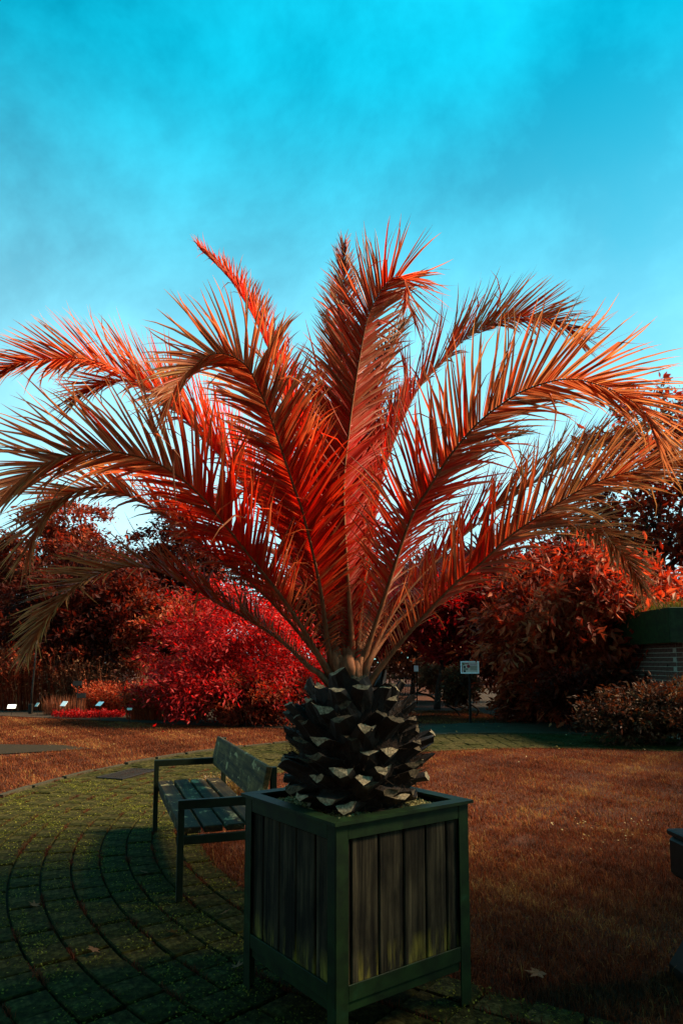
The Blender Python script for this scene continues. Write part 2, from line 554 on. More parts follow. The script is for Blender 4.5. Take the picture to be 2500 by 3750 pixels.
geo, pme = {}, {}
info = []
for j, th, da in pav:
    if j not in geo:
        geo[j] = paver_geo(j, da)
        pme[j] = npmesh('paver', geo[j][1], geo[j][2], M['paver'])
    rm = geo[j][0]
    info.append((CX + rm * math.cos(th), CY + rm * math.sin(th)))
info = np.array(info)
pp = px_of(np.c_[info, np.zeros(len(info))])
vis = (pp[:, 0] > -60) & (pp[:, 0] < 1630) & (pp[:, 1] < 2420) & (info[:, 1] > 2.7)
size = np.where(vis, 1.0 / np.maximum(info[:, 1], .3), 0)
order = np.argsort(-size)
single = set(order[:300].tolist())
V, F = [], []
nv = 0
for i, (j, th, da) in enumerate(pav):
    rm, Vg, Fg = geo[j]
    dz = rng.normal(0, .003); tx, ty = rng.normal(0, .006, 2)
    if i in single:
        o = obj('paver', pme[j], paving, (info[i][0], info[i][1], dz), (tx, ty, th))
    else:
        c_, s_ = math.cos(th), math.sin(th)
        W = np.c_[Vg[:, 0] * c_ - Vg[:, 1] * s_ + info[i][0], Vg[:, 0] * s_ + Vg[:, 1] * c_ + info[i][1], Vg[:, 2] + dz + Vg[:, 0] * -ty + Vg[:, 1] * tx]
        V.append(W); F.append(Fg + nv); nv += len(W)
tag(obj('pavers', npmesh('pavers', np.concatenate(V), np.concatenate(F), M['paver']), paving), kind='stuff')

# kerb of edging stones on the outside of the paving
kerb = tag(empty('kerb', (CX, CY, 0)), kind='structure')
nk = 40
for i in range(nk):
    t0 = R(60) + i * R(202) / nk
    b = MB()
    dk = R(202) / nk
    pr = []
    for q in range(4):
        an = t0 + .004 + (dk - .008) * q / 3
        pr.append(an)
    top = .018 + rng.normal(0, .006)
    for q in range(3):
        pts = [((R_OUT + .015) * math.cos(pr[q]), (R_OUT + .015) * math.sin(pr[q])), ((R_OUT + .085) * math.cos(pr[q]), (R_OUT + .085) * math.sin(pr[q])),
               ((R_OUT + .085) * math.cos(pr[q + 1]), (R_OUT + .085) * math.sin(pr[q + 1])), ((R_OUT + .015) * math.cos(pr[q + 1]), (R_OUT + .015) * math.sin(pr[q + 1]))]
        Vk = [(x, y, -.06) for x, y in pts] + [(x, y, top) for x, y in pts]
        Fk = [(4, 5, 6, 7), (0, 1, 5, 4), (2, 3, 7, 6)]
        if q == 2: Fk.append((1, 2, 6, 5)); Fk.append((3, 0, 4, 7))
        else: Fk += [(1, 2, 6, 5), (3, 0, 4, 7)]
        b.add(Vk, Fk)
    b.build('edging_stone', M['kerb'], kerb)


# ------------------------------------------------------------------ grass and moss (uncountable)
def lowfreq(x, y, k=1.0):
    return (np.sin(1.7 * k * x + .6) * np.sin(1.3 * k * y + 1.1) + np.sin(3.1 * k * x + 2.2 * k * y) * .6 + np.sin(5.3 * k * x - 4.1 * k * y + 1.0) * .35) / 1.95


def blades(name, P, length, width, mat, tintbias=0.0, lean=.55, label=None, cat=None, sub=True, tv=.2):
    n = len(P)
    az = rng.uniform(0, 2 * math.pi, n)
    ln = length * rng.uniform(.45, 1.25, n)
    le = rng.normal(lean, .25, n)
    d = np.c_[np.cos(az), np.sin(az), np.zeros(n)]
    s = np.c_[-np.sin(az), np.cos(az), np.zeros(n)] * (width * rng.uniform(.6, 1.3, n))[:, None]
    up = np.array([0, 0, 1.0])
    p1 = P + (up * np.cos(le * .6)[:, None] + d * np.sin(le * .6)[:, None]) * (ln * .55)[:, None]
    p2 = p1 + (up * np.cos(le * 1.5)[:, None] + d * np.sin(le * 1.5)[:, None]) * (ln * .45)[:, None]
    V = np.stack([P - s, P + s, p1 + s * .75, p1 - s * .75, p2], 1).reshape(-1, 3)
    b = np.arange(n)[:, None] * 5
    F = np.concatenate([b + [0, 1, 2], b + [0, 2, 3], b + [3, 2, 4]])
    tv_ = np.clip(.45 + tintbias + (.34) * lowfreq(P[:, 0], P[:, 1]) + .26 * lowfreq(P[:, 0], P[:, 1], 4.3) + rng.normal(0, tv, n), 0, 1)
    o = obj(name, npmesh(name, V, F, mat, np.repeat(tv_, 5)))
    return tag(o, label, cat, kind='stuff')


def disc_pts(n, cond, box):
    x = rng.uniform(box[0], box[1], n); y = rng.uniform(box[2], box[3], n)
    k = cond(x, y)
    return np.c_[x[k], y[k]]


def in_view(x, y, m=.25):
    return (np.abs(x) < y * .5 + m) & (y > 2.6)


def inlawn(x, y):
    return ((x - CX) ** 2 + (y - CY) ** 2 < (R_IN + rng.normal(0, .05, len(x))) ** 2) & in_view(x, y, .5)


def lz(x, y):
    r2 = ((x - CX) ** 2 + (y - CY) ** 2) / R_IN ** 2
    return .03 - .045 * np.minimum(r2, 1)


p = disc_pts(400000, lambda x, y: inlawn(x, y) & (y < 6.2) & (lowfreq(x * 1.7, y * 1.7) > -.75 + rng.normal(0, .2, len(x))), (-1.2, 6, 2.6, 6.2))
p = p[:110000]
blades('lawn_grass', np.c_[p, lz(p[:, 0], p[:, 1]) - .004], .055, .0019, M['grass'], 0, .7, 'short red brown grass of the round lawn beside the planter', 'grass', tv=.26)
p = disc_pts(260000, lambda x, y: inlawn(x, y) & (y >= 6.2), (-1.4, 7.5, 6.2, 12.3))
p = p[:110000]
blades('lawn_grass', np.c_[p, lz(p[:, 0], p[:, 1]) - .004], .05, .0026, M['grass'], .04, .7, 'far half of the round lawn, red brown mown grass', 'grass')


tc_ = disc_pts(2600, lambda x, y: inlawn(x, y) & (lowfreq(x, y, 2.1) > -.1), (-1.2, 7, 2.6, 11.5))[:900]
tp_ = np.repeat(tc_, 26, axis=0) + rng.normal(0, .03, (len(tc_) * 26, 2))
blades('grass_tufts', np.c_[tp_, lz(tp_[:, 0], tp_[:, 1]) - .004], .085, .0022, M['grass'], .10, .85, 'longer rusty tufts standing out of the round lawn', 'grass', tv=.3)


def outlawn(x, y):
    r_ = np.hypot(x - CX, y - CY)
    bed = y > np.interp(x, [-12, -9.8, -6.2, -3.4, -1.4, .6, 1.6], [20, 19.5, 17.9, 16.5, 15.8, 16.3, 17.5])
    sp = (y > 11.15) & (y < 12.9) & (x < -4.6 - np.abs(y - 12.2) * 1.0)
    pth = (x > .2) & (y > 13.9)
    return (r_ > R_OUT + .09) & ~bed & ~sp & ~pth & in_view(x, y, 1.0)


p = disc_pts(300000, outlawn, (-10.5, 2.0, 7.5, 20))[:120000]
blades('lawn_grass', np.c_[p, np.full(len(p), -.032)], .055, .0042, M['grass'], .05, .75, 'red brown lawn between the paving and the flower border', 'grass')
p = disc_pts(26000, lambda x, y: (y > 17.2) & in_view(x, y, 1), (1.2, 4.2, 17, 21.5))
blades('lawn_grass', np.c_[p, np.full(len(p), -.032)], .06, .006, M['grass'], .02, .75, 'strip of red grass beyond the back path', 'grass')

# moss tips on the pavers: little tilted flakes in drifts
nm_ = 230000
x = rng.uniform(-4.2, 1.6, nm_); y = rng.uniform(2.7, 9.0, nm_)
r_ = np.hypot(x - CX, y - CY)
row = (r_ - R_IN) / ROW
infr = np.abs(row - np.floor(row) - .5) < .47
den = lowfreq(x * 2.3, y * 2.3) * .5 + lowfreq(x * 7.1 + 3, y * 7.1) * .5
k = (r_ > R_IN) & (r_ < R_OUT) & infr & in_view(x, y) & (den + rng.normal(0, .35, nm_) > .26)
x, y = x[k][:85000], y[k][:85000]
n = len(x)
P = np.c_[x, y, rng.uniform(.003, .010, n)]
az = rng.uniform(0, 6.283, n); el = rng.uniform(.0, .8, n); sz = rng.uniform(.003, .009, n)[:, None]
d = np.c_[np.cos(az) * np.cos(el), np.sin(az) * np.cos(el), np.sin(el)]
s = np.c_[-np.sin(az), np.cos(az), rng.normal(0, .3, n)]
V = np.stack([P - d * sz, P + s * sz * .6, P + d * sz, P - s * sz * .6], 1).reshape(-1, 3)
b = np.arange(n)[:, None] * 4
tag(obj('moss', npmesh('moss', V, b + [0, 1, 2, 3], M['moss'], np.repeat(rng.uniform(0, 1, n), 4))), 'yellow green moss flecks spread over the curved paving', 'moss', kind='stuff')

# weeds in the paving joints
pts = []
for _ in range(300):
    j = rng.integers(0, rows + 1)
    th = rng.uniform(R(150), R(240))
    r0 = R_IN + j * ROW
    c0 = np.array([CX + r0 * math.cos(th), CY + r0 * math.sin(th)])
    if not in_view(np.array([c0[0]]), np.array([c0[1]]))[0] or c0[1] > 10: continue
    m_ = rng.integers(12, 60)
    tt = rng.normal(0, .05, m_) / r0 + th
    pts.append(np.c_[CX + (r0 + rng.normal(0, .012, m_)) * np.cos(tt), CY + (r0 + rng.normal(0, .012, m_)) * np.sin(tt)])
p = np.concatenate(pts)
blades('joint_weeds', np.c_[p, np.full(len(p), -.010)], .045, .0024, M['weed'], 0, .8, 'tufts of dull red weeds growing in the paving joints', 'weeds')


# ------------------------------------------------------------------ planter
A_ = R(36.3)
PC = np.array([.058, 3.272])                    # centre of the planter on the ground
planter = empty('planter', (PC[0], PC[1], 0), A_)
tag(planter, 'square planter of weathered planks in a green steel frame, holding the palm', 'planter')
H = .387                                        # half the rim
S = H - .018                                    # half the body
for sx in (-1, 1):
    for sy in (-1, 1):
        b = MB()
        x0, y0 = sx * S, sy * S
        b.box((x0, y0, 0), (x0 - sx * .060, y0 - sy * .007, .862), bev=.0015)
        b.box((x0, y0 - sy * .0072, 0), (x0 - sx * .007, y0 - sy * .060, .862), bev=.0015)
        b.build('corner_post', M['green_metal'], planter)
for k in range(4):
    Mr = Matrix.Rotation(k * math.pi / 2, 4, 'Z')
    # mitred rim piece
    o_, i_ = H, H - .068
    z0, z1 = .8625, .876
    V = [(-o_, -o_, z0), (o_, -o_, z0), (i_, -i_, z0), (-i_, -i_, z0), (-o_, -o_, z1), (o_, -o_, z1), (i_, -i_, z1), (-i_, -i_, z1)]
    sh = .0012
    V = [(x - math.copysign(sh, x), y, z) for x, y, z in V]
    b = MB(); b.add([tuple(Mr @ Vector(v)) for v in V], [(3, 2, 1, 0), (4, 5, 6, 7), (0, 1, 5, 4), (1, 2, 6, 5), (2, 3, 7, 6), (3, 0, 4, 7)])
    b.build('rim', M['green_metal'], planter)
    b = MB(); b.box((-S + .061, -S + .001, .800), (S - .061, -S + .008, .862), bev=.0015, M=Mr); b.build('top_rail', M['green_metal'], planter)
    b = MB(); b.box((-S + .061, -S + .001, .190), (S - .061, -S + .008, .252), bev=.0015, M=Mr)
    b.box((-S + .061, -S + .010, .150), (S - .061, -S + .017, .189), bev=.0015, M=Mr); b.build('bottom_rail', M['green_metal'], planter)
    # planks
    edges = [-.352, -.285, -.143, -.008, .118, .243, .352] if k == 0 else [-.352, -.212, -.068, .076, .220, .352]
    if k == 3: edges = [-.352, -.220, -.078, .060, .205, .352]
    for e0, e1 in zip(edges[:-1], edges[1:]):
        b = MB(); jt = rng.normal(0, .0012)
        b.box((e0 + .0035, -.011, -.345), (e1 - .0035, .011, .275), bev=.005)
        o = b.build('plank', M['plank'], planter)
        o.matrix_local = Mr @ Matrix.Translation((0, -S + .025 + jt, .522))
b = MB(); b.box((-S + .045, -S + .045, .18), (S - .045, S - .045, .826)); b.build('soil_fill', M['soil'], planter)
# gravel
ico_t = (1 + 5 ** .5) / 2
ICO = np.array([(-1, ico_t, 0), (1, ico_t, 0), (-1, -ico_t, 0), (1, -ico_t, 0), (0, -1, ico_t), (0, 1, ico_t), (0, -1, -ico_t), (0, 1, -ico_t), (ico_t, 0, -1), (ico_t, 0, 1), (-ico_t, 0, -1), (-ico_t, 0, 1)]) / 1.9
ICF = np.array([(0, 11, 5), (0, 5, 1), (0, 1, 7), (0, 7, 10), (0, 10, 11), (1, 5, 9), (5, 11, 4), (11, 10, 2), (10, 7, 6), (7, 1, 8), (3, 9, 4), (3, 4, 2), (3, 2, 6), (3, 6, 8), (3, 8, 9), (4, 9, 5), (2, 4, 11), (6, 2, 10), (8, 6, 7), (9, 8, 1)])
n = 5200
G = S - .052
xy = rng.uniform(-G, G, (n, 2))
zz = .832 + .010 * rng.random(n) + .018 * np.exp(-((xy ** 2).sum(1)) / .05)
rad = rng.uniform(.0045, .0095, n)
sc3 = rng.uniform(.65, 1.25, (n, 1, 3))
V = (ICO[None] * sc3 * (1 + rng.normal(0, .10, (n, 12, 1)))) * rad[:, None, None] + np.c_[xy, zz][:, None, :]
F = (ICF[None] + np.arange(n)[:, None, None] * 12).reshape(-1, 3)
o = obj('gravel', npmesh('gravel', V.reshape(-1, 3), F, M['gravel'], np.repeat(rng.uniform(0, 1, n), 12)))
o.location = (PC[0], PC[1], 0); o.rotation_euler = (0, 0, A_)
tag(o, 'yellowish gravel covering the soil in the planter', 'gravel', kind='stuff')

# ------------------------------------------------------------------ palm
TX, TY = .062, 3.275
palm = empty('date_palm', (TX, TY, .80))
tag(palm, 'rust red date palm with feathery fronds and a stubby trunk, growing in the planter', 'palm')
ORG = np.array([TX, TY, .80])


def prof(z):                                    # trunk radius by height above the soil
    return np.interp(z, [-.02, .07, .19, .31, .43, .52, .58], [.18, .225, .255, .255, .225, .190, .15])


zs = np.linspace(-.03, .58, 14)
b = MB()
V, F = [], []
for i, z in enumerate(zs):
    for k in range(28):
        a_ = 2 * math.pi * k / 28
        r_ = prof(z) * (1 + .04 * math.sin(7 * a_ + 9 * z))
        V.append((r_ * math.cos(a_), r_ * math.sin(a_), z))
for i in range(len(zs) - 1):
    for k in range(28):
        k2 = (k + 1) % 28
        F.append((i * 28 + k, i * 28 + k2, (i + 1) * 28 + k2, (i + 1) * 28 + k))
F.append(tuple(range(13 * 28, 14 * 28)))
b.add(V, F)
b.build('trunk', M['core'], palm, smooth=True)
# stubs of cut leaf stalks, in spirals
nst = 132
for i in range(nst):
    fz = (i + .5) / nst
    z = .015 + .535 * fz + rng.normal(0, .012)
    phi = i * 2.39996 + rng.normal(0, .11)
    el = R(np.interp(fz, [0, .15, .5, .8, 1], [-14, 3, 18, 38, 58])) + rng.normal(0, .16)
    L = np.interp(fz, [0, .15, .5, .8, 1], [.03, .085, .104, .09, .07]) * rng.uniform(.55, 1.35)
    w0, w1 = .088 * rng.uniform(.85, 1.15), .042 * rng.uniform(.75, 1.25)
    h0, h1 = .046, .022 * rng.uniform(.7, 1.35)
    d = np.array([math.cos(phi) * math.cos(el), math.sin(phi) * math.cos(el), math.sin(el)])
    s = np.array([-math.sin(phi), math.cos(phi), 0])
    u = np.cross(d, s) * -1
    if u[2] < 0: u = -u
    base = np.array([math.cos(phi), math.sin(phi), 0]) * (prof(z) - .035) + np.array([0, 0, z])
    skew, skew2 = rng.normal(-.35, .5), rng.normal(0, .35)
    V = []
    for q, (tq, w, h) in enumerate(((0, w0, h0), (.45, .5 * (w0 + w1) * .93, h1 * 1.15), (1, w1, h1))):
        c = base + d * ((L + .035) * tq) + u * (.012 * tq * tq)
        tilt = rng.normal(0, .05)
        for (a_, e_) in ((-1, .25), (-.5, .55 - .15 * tq), (0, .42 - .15 * tq), (.5, .55 - .15 * tq), (1, .25), (.55, -.55), (0, -1.0), (-.55, -.55)):
            V.append(c + s * (a_ * w) + u * (e_ * h) + d * (tilt * .05 * a_ + (skew * h * e_ + skew2 * w * a_ if q == 2 else 0)) + rng.normal(0, .0035, 3) * (q > 0))
    F = []
    for q in range(2):
        for k in range(8):
            k2 = (k + 1) % 8
            F.append((q * 8 + k, q * 8 + k2, (q + 1) * 8 + k2, (q + 1) * 8 + k))
    b = MB(); b.add(V, F)
    b.add(V[16:24], [tuple(range(8))], m=1)
    b.build('leaf_stub', [M['bark'], M['cut'] if rng.random() < .38 else M['cut_old']], palm)
# loose brown fibres between the stubs
n = 2600
b = MB()
Vf, Ff = [], []
for i in range(n):
    z = rng.uniform(.05, .56); phi = rng.uniform(0, 6.283)
    r0 = prof(z) + rng.uniform(.0, .05)
    p0 = np.array([math.cos(phi) * r0, math.sin(phi) * r0, z])
    d = np.array([math.cos(phi), math.sin(phi), rng.normal(.5, .8)]) + rng.normal(0, .6, 3); d /= np.linalg.norm(d)
    l = rng.uniform(.03, .11); s = np.cross(d, rng.normal(0, 1, 3)); s *= .0009 / np.linalg.norm(s)
    m_ = p0 + d * l * .5 + rng.normal(0, .008, 3); e = p0 + d * l + rng.normal(0, .02, 3)
    k = len(Vf)
    Vf += [p0 - s, p0 + s, m_ + s, m_ - s, e]
    Ff += [(k, k + 1, k + 2, k + 3), (k + 3, k + 2, k + 4)]
tag(obj('trunk_fibres', npmesh('trunk_fibres', Vf, Ff, M['fibre']), palm), kind='stuff')


def smooth_path(P, n):
    P = np.asarray(P, float)
    Q = np.vstack([2 * P[0] - P[1], P, 2 * P[-1] - P[-2]])
    out = []
    m = len(P) - 1
    for i in range(m):
        p0, p1, p2, p3 = Q[i:i + 4]
        for t in np.linspace(0, 1, 12, endpoint=False):
            out.append(.5 * ((2 * p1) + (-p0 + p2) * t + (2 * p0 - 5 * p1 + 4 * p2 - p3) * t * t + (-p0 + 3 * p1 - 3 * p2 + p3) * t ** 3))
    out.append(P[-1])
    out = np.array(out)
    L = np.r_[0, np.cumsum(np.linalg.norm(np.diff(out, axis=0), axis=1))]
    u = np.linspace(0, L[-1], n)
    return np.c_[[np.interp(u, L, out[:, k]) for k in range(3)]].T, L[-1]


# each frond: midrib drawn from the crown outwards, depth at the tip, roll towards the viewer, lift, leaflet length, tint, droop
FR = [
    # high left blade, leaning back
    ([(775, 1500), (748, 1300), (715, 1100), (672, 954), (652, 902), (626, 824), (594, 751), (563, 694), (522, 634), (460, 572)], 4.1, 4, 92, 0.25, .25, .02),
    # arching over at left, towards the viewer
    ([(762, 1530), (735, 1350), (698, 1188), (672, 1110), (646, 1032), (620, 954), (594, 892), (574, 850), (548, 826), (511, 812), (475, 818), (438, 845), (407, 880), (388, 918)], 2.75, 38, 26, 0.37, 0.56, .16),
    # straight up
    ([(796, 1500), (792, 1300), (785, 1100), (782, 918), (784, 834), (788, 751), (789, 684), (789, 620), (789, 560)], 4.25, 0, 18, 0.26, 0.34, .0),
    # up, curled over at its tip
    ([(812, 1530), (798, 1330), (789, 1126), (800, 1001), (813, 902), (828, 809), (844, 731), (865, 684), (891, 647), (917, 634), (932, 653), (935, 699)], 2.95, 10, 28, 0.36, 0.4, .08),
    # upper right
    ([(818, 1510), (838, 1330), (880, 1090), (941, 928), (981, 868), (1021, 828), (1061, 784), (1109, 752), (1165, 732), (1213, 728), (1261, 732), (1293, 744), (1330, 772)], 4.0, 28, 30, 0.4, 0.48, .04),
    # big right, nearest
    ([(832, 1530), (880, 1380), (941, 1196), (981, 1128), (1021, 1064), (1061, 1012), (1101, 968), (1141, 936), (1189, 904), (1237, 884), (1285, 872), (1325, 872), (1373, 884), (1421, 904), (1469, 936), (1500, 985)], 2.72, 38, 26, 0.44, 0.66, .07),
    # lower right
    ([(868, 1540), (960, 1430), (1041, 1344), (1101, 1296), (1165, 1236), (1221, 1196), (1281, 1156), (1341, 1120), (1401, 1096), (1461, 1080), (1521, 1068), (1590, 1058)], 2.95, 36, 28, 0.41, 0.72, .06),
    # right, drooping far behind
    ([(850, 1510), (950, 1390), (1060, 1300), (1140, 1250), (1221, 1218), (1301, 1208), (1361, 1220), (1409, 1252), (1445, 1296), (1473, 1350)], 4.5, 10, 24, 0.38, 0.62, .12),
    # right, second layer
    ([(845, 1520), (920, 1380), (1020, 1270), (1113, 1190), (1181, 1138), (1245, 1096), (1321, 1050), (1400, 1010), (1470, 985)], 3.9, 25, 30, 0.4, 0.6, .06),
    # upper left, far
    ([(768, 1500), (700, 1330), (600, 1150), (520, 1040), (440, 960), (380, 910), (330, 880), (288, 859), (252, 841), (216, 828), (180, 823), (144, 823), (90, 826), (54, 832), (22, 842), (-25, 870)], 3.9, 30, 30, 0.41, 0.48, .05),
    # upper left, shorter
    ([(765, 1510), (720, 1390), (650, 1240), (560, 1110), (504, 1046), (450, 989), (396, 935), (342, 894), (306, 876), (270, 874), (234, 881), (205, 893), (178, 914)], 3.55, 22, 30, 0.36, 0.42, .06),
    # big left, nearest
    ([(752, 1540), (660, 1390), (564, 1266), (522, 1212), (468, 1147), (414, 1097), (360, 1064), (306, 1046), (252, 1037), (198, 1039), (144, 1050), (90, 1072), (43, 1104), (0, 1147), (-22, 1200)], 2.62, 38, 28, 0.44, 0.62, .13),
    # left, middle layer
    ([(748, 1530), (640, 1400), (560, 1325), (504, 1284), (450, 1241), (396, 1194), (324, 1151), (270, 1129), (216, 1118), (162, 1133), (126, 1158), (90, 1201), (68, 1256)], 3.35, 22, 30, 0.39, 0.58, .13),
    # lowest left, drooping
    ([(735, 1548), (710, 1532), (648, 1474), (576, 1426), (504, 1388), (442, 1349), (394, 1325), (346, 1306), (298, 1301), (250, 1311), (202, 1328), (158, 1359), (125, 1397), (96, 1436), (72, 1480)], 3.6, 8, 34, 0.34, 0.74, .10),
    # behind the curled one
    ([(822, 1500), (806, 1300), (796, 1126), (815, 996), (849, 897), (886, 814), (927, 746)], 4.35, 15, 30, .34, .45, .03),
    # small one behind the arch
    ([(770, 1490), (745, 1300), (715, 1100), (680, 990), (645, 890), (612, 835), (580, 803)], 4.4, 20, 30, 0.24, .40, .05),
    # young ones in the heart
    ([(790, 1480), (778, 1300), (760, 1130), (745, 1000), (732, 900)], 3.8, 10, 45, 0.19, .15, .0),
    ([(806, 1480), (815, 1300), (828, 1130), (846, 1010), (868, 900)], 3.85, 10, 40, .30, .15, .0),
    ([(800, 1480), (806, 1290), (830, 1120), (880, 990), (935, 890)], 4.2, 10, 40, .30, .15, .02),
    ([(780, 1500), (735, 1370), (660, 1220), (585, 1130), (500, 1150), (430, 1150)], 4.6, 10, 32, .34, .30, .08),
    ([(826, 1500), (870, 1350), (950, 1190), (1030, 1090), (1110, 1030), (1190, 1000)], 4.7, 10, 32, .34, .40, .08),
    # low ones at the back, mostly hidden
    ([(800, 1500), (800, 1380), (812, 1290), (830, 1240), (850, 1230)], 5.3, 0, 30, .34, .45, .10),
    ([(790, 1510), (760, 1400), (700, 1310), (640, 1270), (580, 1262)], 5.0, 0, 30, .34, .45, .10),
    ([(820, 1510), (880, 1400), (960, 1320), (1040, 1280), (1110, 1275)], 5.0, 0, 30, .34, .45, .10),
]
leaf_all = []                                   # (frond index, verts, tint, size in the picture)


def leaflet_verts(p0, d0, w, ln, wid, droop, kink=None):
    """folded strip of six cross-sections"""
    ts = np.array([0, .10, .32, .58, .82, 1.0])
    prof_ = np.array([.90, 1.05, 1.0, .82, .45, .04])
    V = []
    p = p0.copy(); d = d0.copy()
    prev = 0
    curl = rng.normal(0, .075, 3)
    for t, k in zip(ts, prof_):
        st = (t - prev) * ln; prev = t
        d = d + np.array([0, 0, -droop * t * .6]) + curl * t
        if kink is not None and t > kink[0]: d = d + kink[1]
        d = d / np.linalg.norm(d)
        p = p + d * st
        ww = w - d * np.dot(w, d); ww /= np.linalg.norm(ww) + 1e-9
        nn = np.cross(d, ww)
        V += [p - ww * wid * k + nn * wid * .30 * k, p, p + ww * wid * k + nn * wid * .30 * k]
    return np.array(V)


LF = []
for q in range(5):
    LF += [(q * 3, q * 3 + 1, q * 3 + 4, q * 3 + 3), (q * 3 + 1, q * 3 + 2, q * 3 + 5, q * 3 + 4)]
LF = np.array(LF)
TIPT = np.repeat([-.08, -.04, 0, .05, .16, .34], 3)     # leaflets dry out towards their tips
frond_objs = []
for fi, (pts, Ye, roll, lift, lmax, tnt, droop) in enumerate(FR):
    n_ = len(pts)
    arc = np.r_[0, np.cumsum([math.dist(pts[i], pts[i + 1]) for i in range(n_ - 1)])]
    u = arc / arc[-1]
    P3 = np.array([at(x, y, TY + (Ye - TY) * (uu ** 1.15)) for (x, y), uu in zip(pts, u)])
    root = np.array([TX + .35 * (P3[0][0] - TX), TY + (P3[0][1] - TY) * .4 + .02 * math.sin(fi * 2.4), 1.32])
    P3 = np.vstack([root, P3])
    path, L = smooth_path(P3, 70)
    T = np.gradient(path, axis=0); T /= np.linalg.norm(T, axis=1)[:, None]
    Ah = path[-1] - path[0]; Ah[2] = 0
    if np.linalg.norm(Ah) < .15: Ah = np.array([0, 1.0, 0])
    Ah /= np.linalg.norm(Ah)
    S0 = np.cross(Ah, [0, 0, 1.0])
    tocam = np.array([0, 0, EYE]) - path.mean(0)
    Sd = np.zeros_like(T); Nd = np.zeros_like(T)
    for i in range(70):
        s = S0 - T[i] * np.dot(S0, T[i]); s /= np.linalg.norm(s)
        nrm = np.cross(s, T[i])
        sg = 1 if np.dot(S0, tocam) > 0 else -1
        ph = R(roll) * sg * min(1, i / 25)
        Sd[i] = math.cos(ph) * s + math.sin(ph) * nrm
        Nd[i] = math.cos(ph) * nrm - math.sin(ph) * s
    tt = np.linspace(0, 1, 70)
    rad = np.interp(tt, [0, .05, .14, .35, .7, 1], [.030, .024, .0145, .0072, .0042, .0014])
    # flattened midrib
    V, F = [], []
    for i in range(70):
        wr = rad[i] * (1.25 if i < 8 else 1.0)
        for k in range(7):
            a_ = 2 * math.pi * k / 7
            V.append(path[i] + Sd[i] * wr * math.cos(a_) + Nd[i] * rad[i] * .75 * math.sin(a_))
    for i in range(69):
        for k in range(7):
            k2 = (k + 1) % 7
            F.append((i * 7 + k, i * 7 + k2, (i + 1) * 7 + k2, (i + 1) * 7 + k))
    F.append(tuple(range(7))); F.append(tuple(range(69 * 7, 70 * 7)))
    fo = obj('frond', npmesh('frond', np.array(V) - ORG, F, M['rachis'], smooth=True), palm)
    frond_objs.append(fo)
    fan = 1.0 if fi in (1, 3) else 0.0           # tips that curl over spread like a fan
    # leaflets
    sp = .0114 if fi < 16 else .0135
    for side in (-1, 1):
        s_ = .10 * L + rng.uniform(0, sp)
        grp, gcnt = 0, 0
        while s_ < L * .998:
            f = s_ / L
            i = min(69, int(f * 69))
            if gcnt <= 0:
                grp = rng.normal(0, 1); gcnt = rng.integers(2, 5)
            gcnt -= 1
            ln = lmax * np.interp(f, [.10, .20, .28, .42, .62, .85, 1.0], [.16, .34, .74, 1.0, 1.0, .84, .58 + fan * .08]) * rng.uniform(.86, 1.10)
            ang = R(np.interp(f, [.1, .25, .5, .8, 1], [62, 54, 46, 36 + fan * 8, 12 + fan * 20]) + grp * 2.5 + rng.normal(0, 2.5))
            lf = R(np.interp(f, [.1, .4, 1], [1.35, 1.0, .75]) * lift * .75 + grp * 6 + rng.normal(0, 4))
            d = T[i] * math.cos(ang) + (Sd[i] * side * math.cos(lf) + Nd[i] * math.sin(lf)) * math.sin(ang)
            w = T[i] * .9 + Nd[i] * rng.normal(.05, .26) + Sd[i] * rng.normal(0, .15)
            wid = .0070 * np.interp(f, [.1, .22, .4, .8, 1], [.35, .6, 1.0, .85, .5]) * rng.uniform(.85, 1.15)
            kink = None
            if rng.random() < .09 and f > .25:
                kink = (rng.uniform(.4, .8), rng.normal(0, .45, 3) + [0, 0, -.5])
            fr_ = f * 69 - i
            j = min(69, i + 1)
            p0 = path[i] * (1 - fr_) + path[j] * fr_ + Sd[i] * side * rad[i] * .6
            V = leaflet_verts(p0, d, w, ln, wid, droop * rng.uniform(.6, 1.5) + .02, kink)
            tv = float(np.clip(tnt + rng.normal(0, .13) + (.25 if rng.random() < .06 else 0) + .12 * (f - .5) - .42 * math.exp(-((f - .40) / .17) ** 2), 0, 1))  # redder stretch along the frond paints the crown's backlit glow into the tint
            leaf_all.append((fi, V, tv))
            s_ += sp * (1 - .22 * fan) * rng.uniform(.8, 1.25) * np.interp(f, [.1, .3, .8, 1], [1.5, 1.0, 1.0, .7])
# spear leaf, still closed
V = []
path, L = smooth_path([at(792, 1480, 3.28), at(762, 1150, 3.2), at(742, 970, 3.15), at(728, 845, 3.12), at(701, 733, 3.1)], 24)
b = MB(); b.tube(path - ORG, np.interp(np.linspace(0, 1, 24), [0, .3, .75, 1], [.014, .020, .019, .001]), 6, flat=.45, t=.62)
b.build('spear_leaf', M['leaflet'], palm, smooth=True)

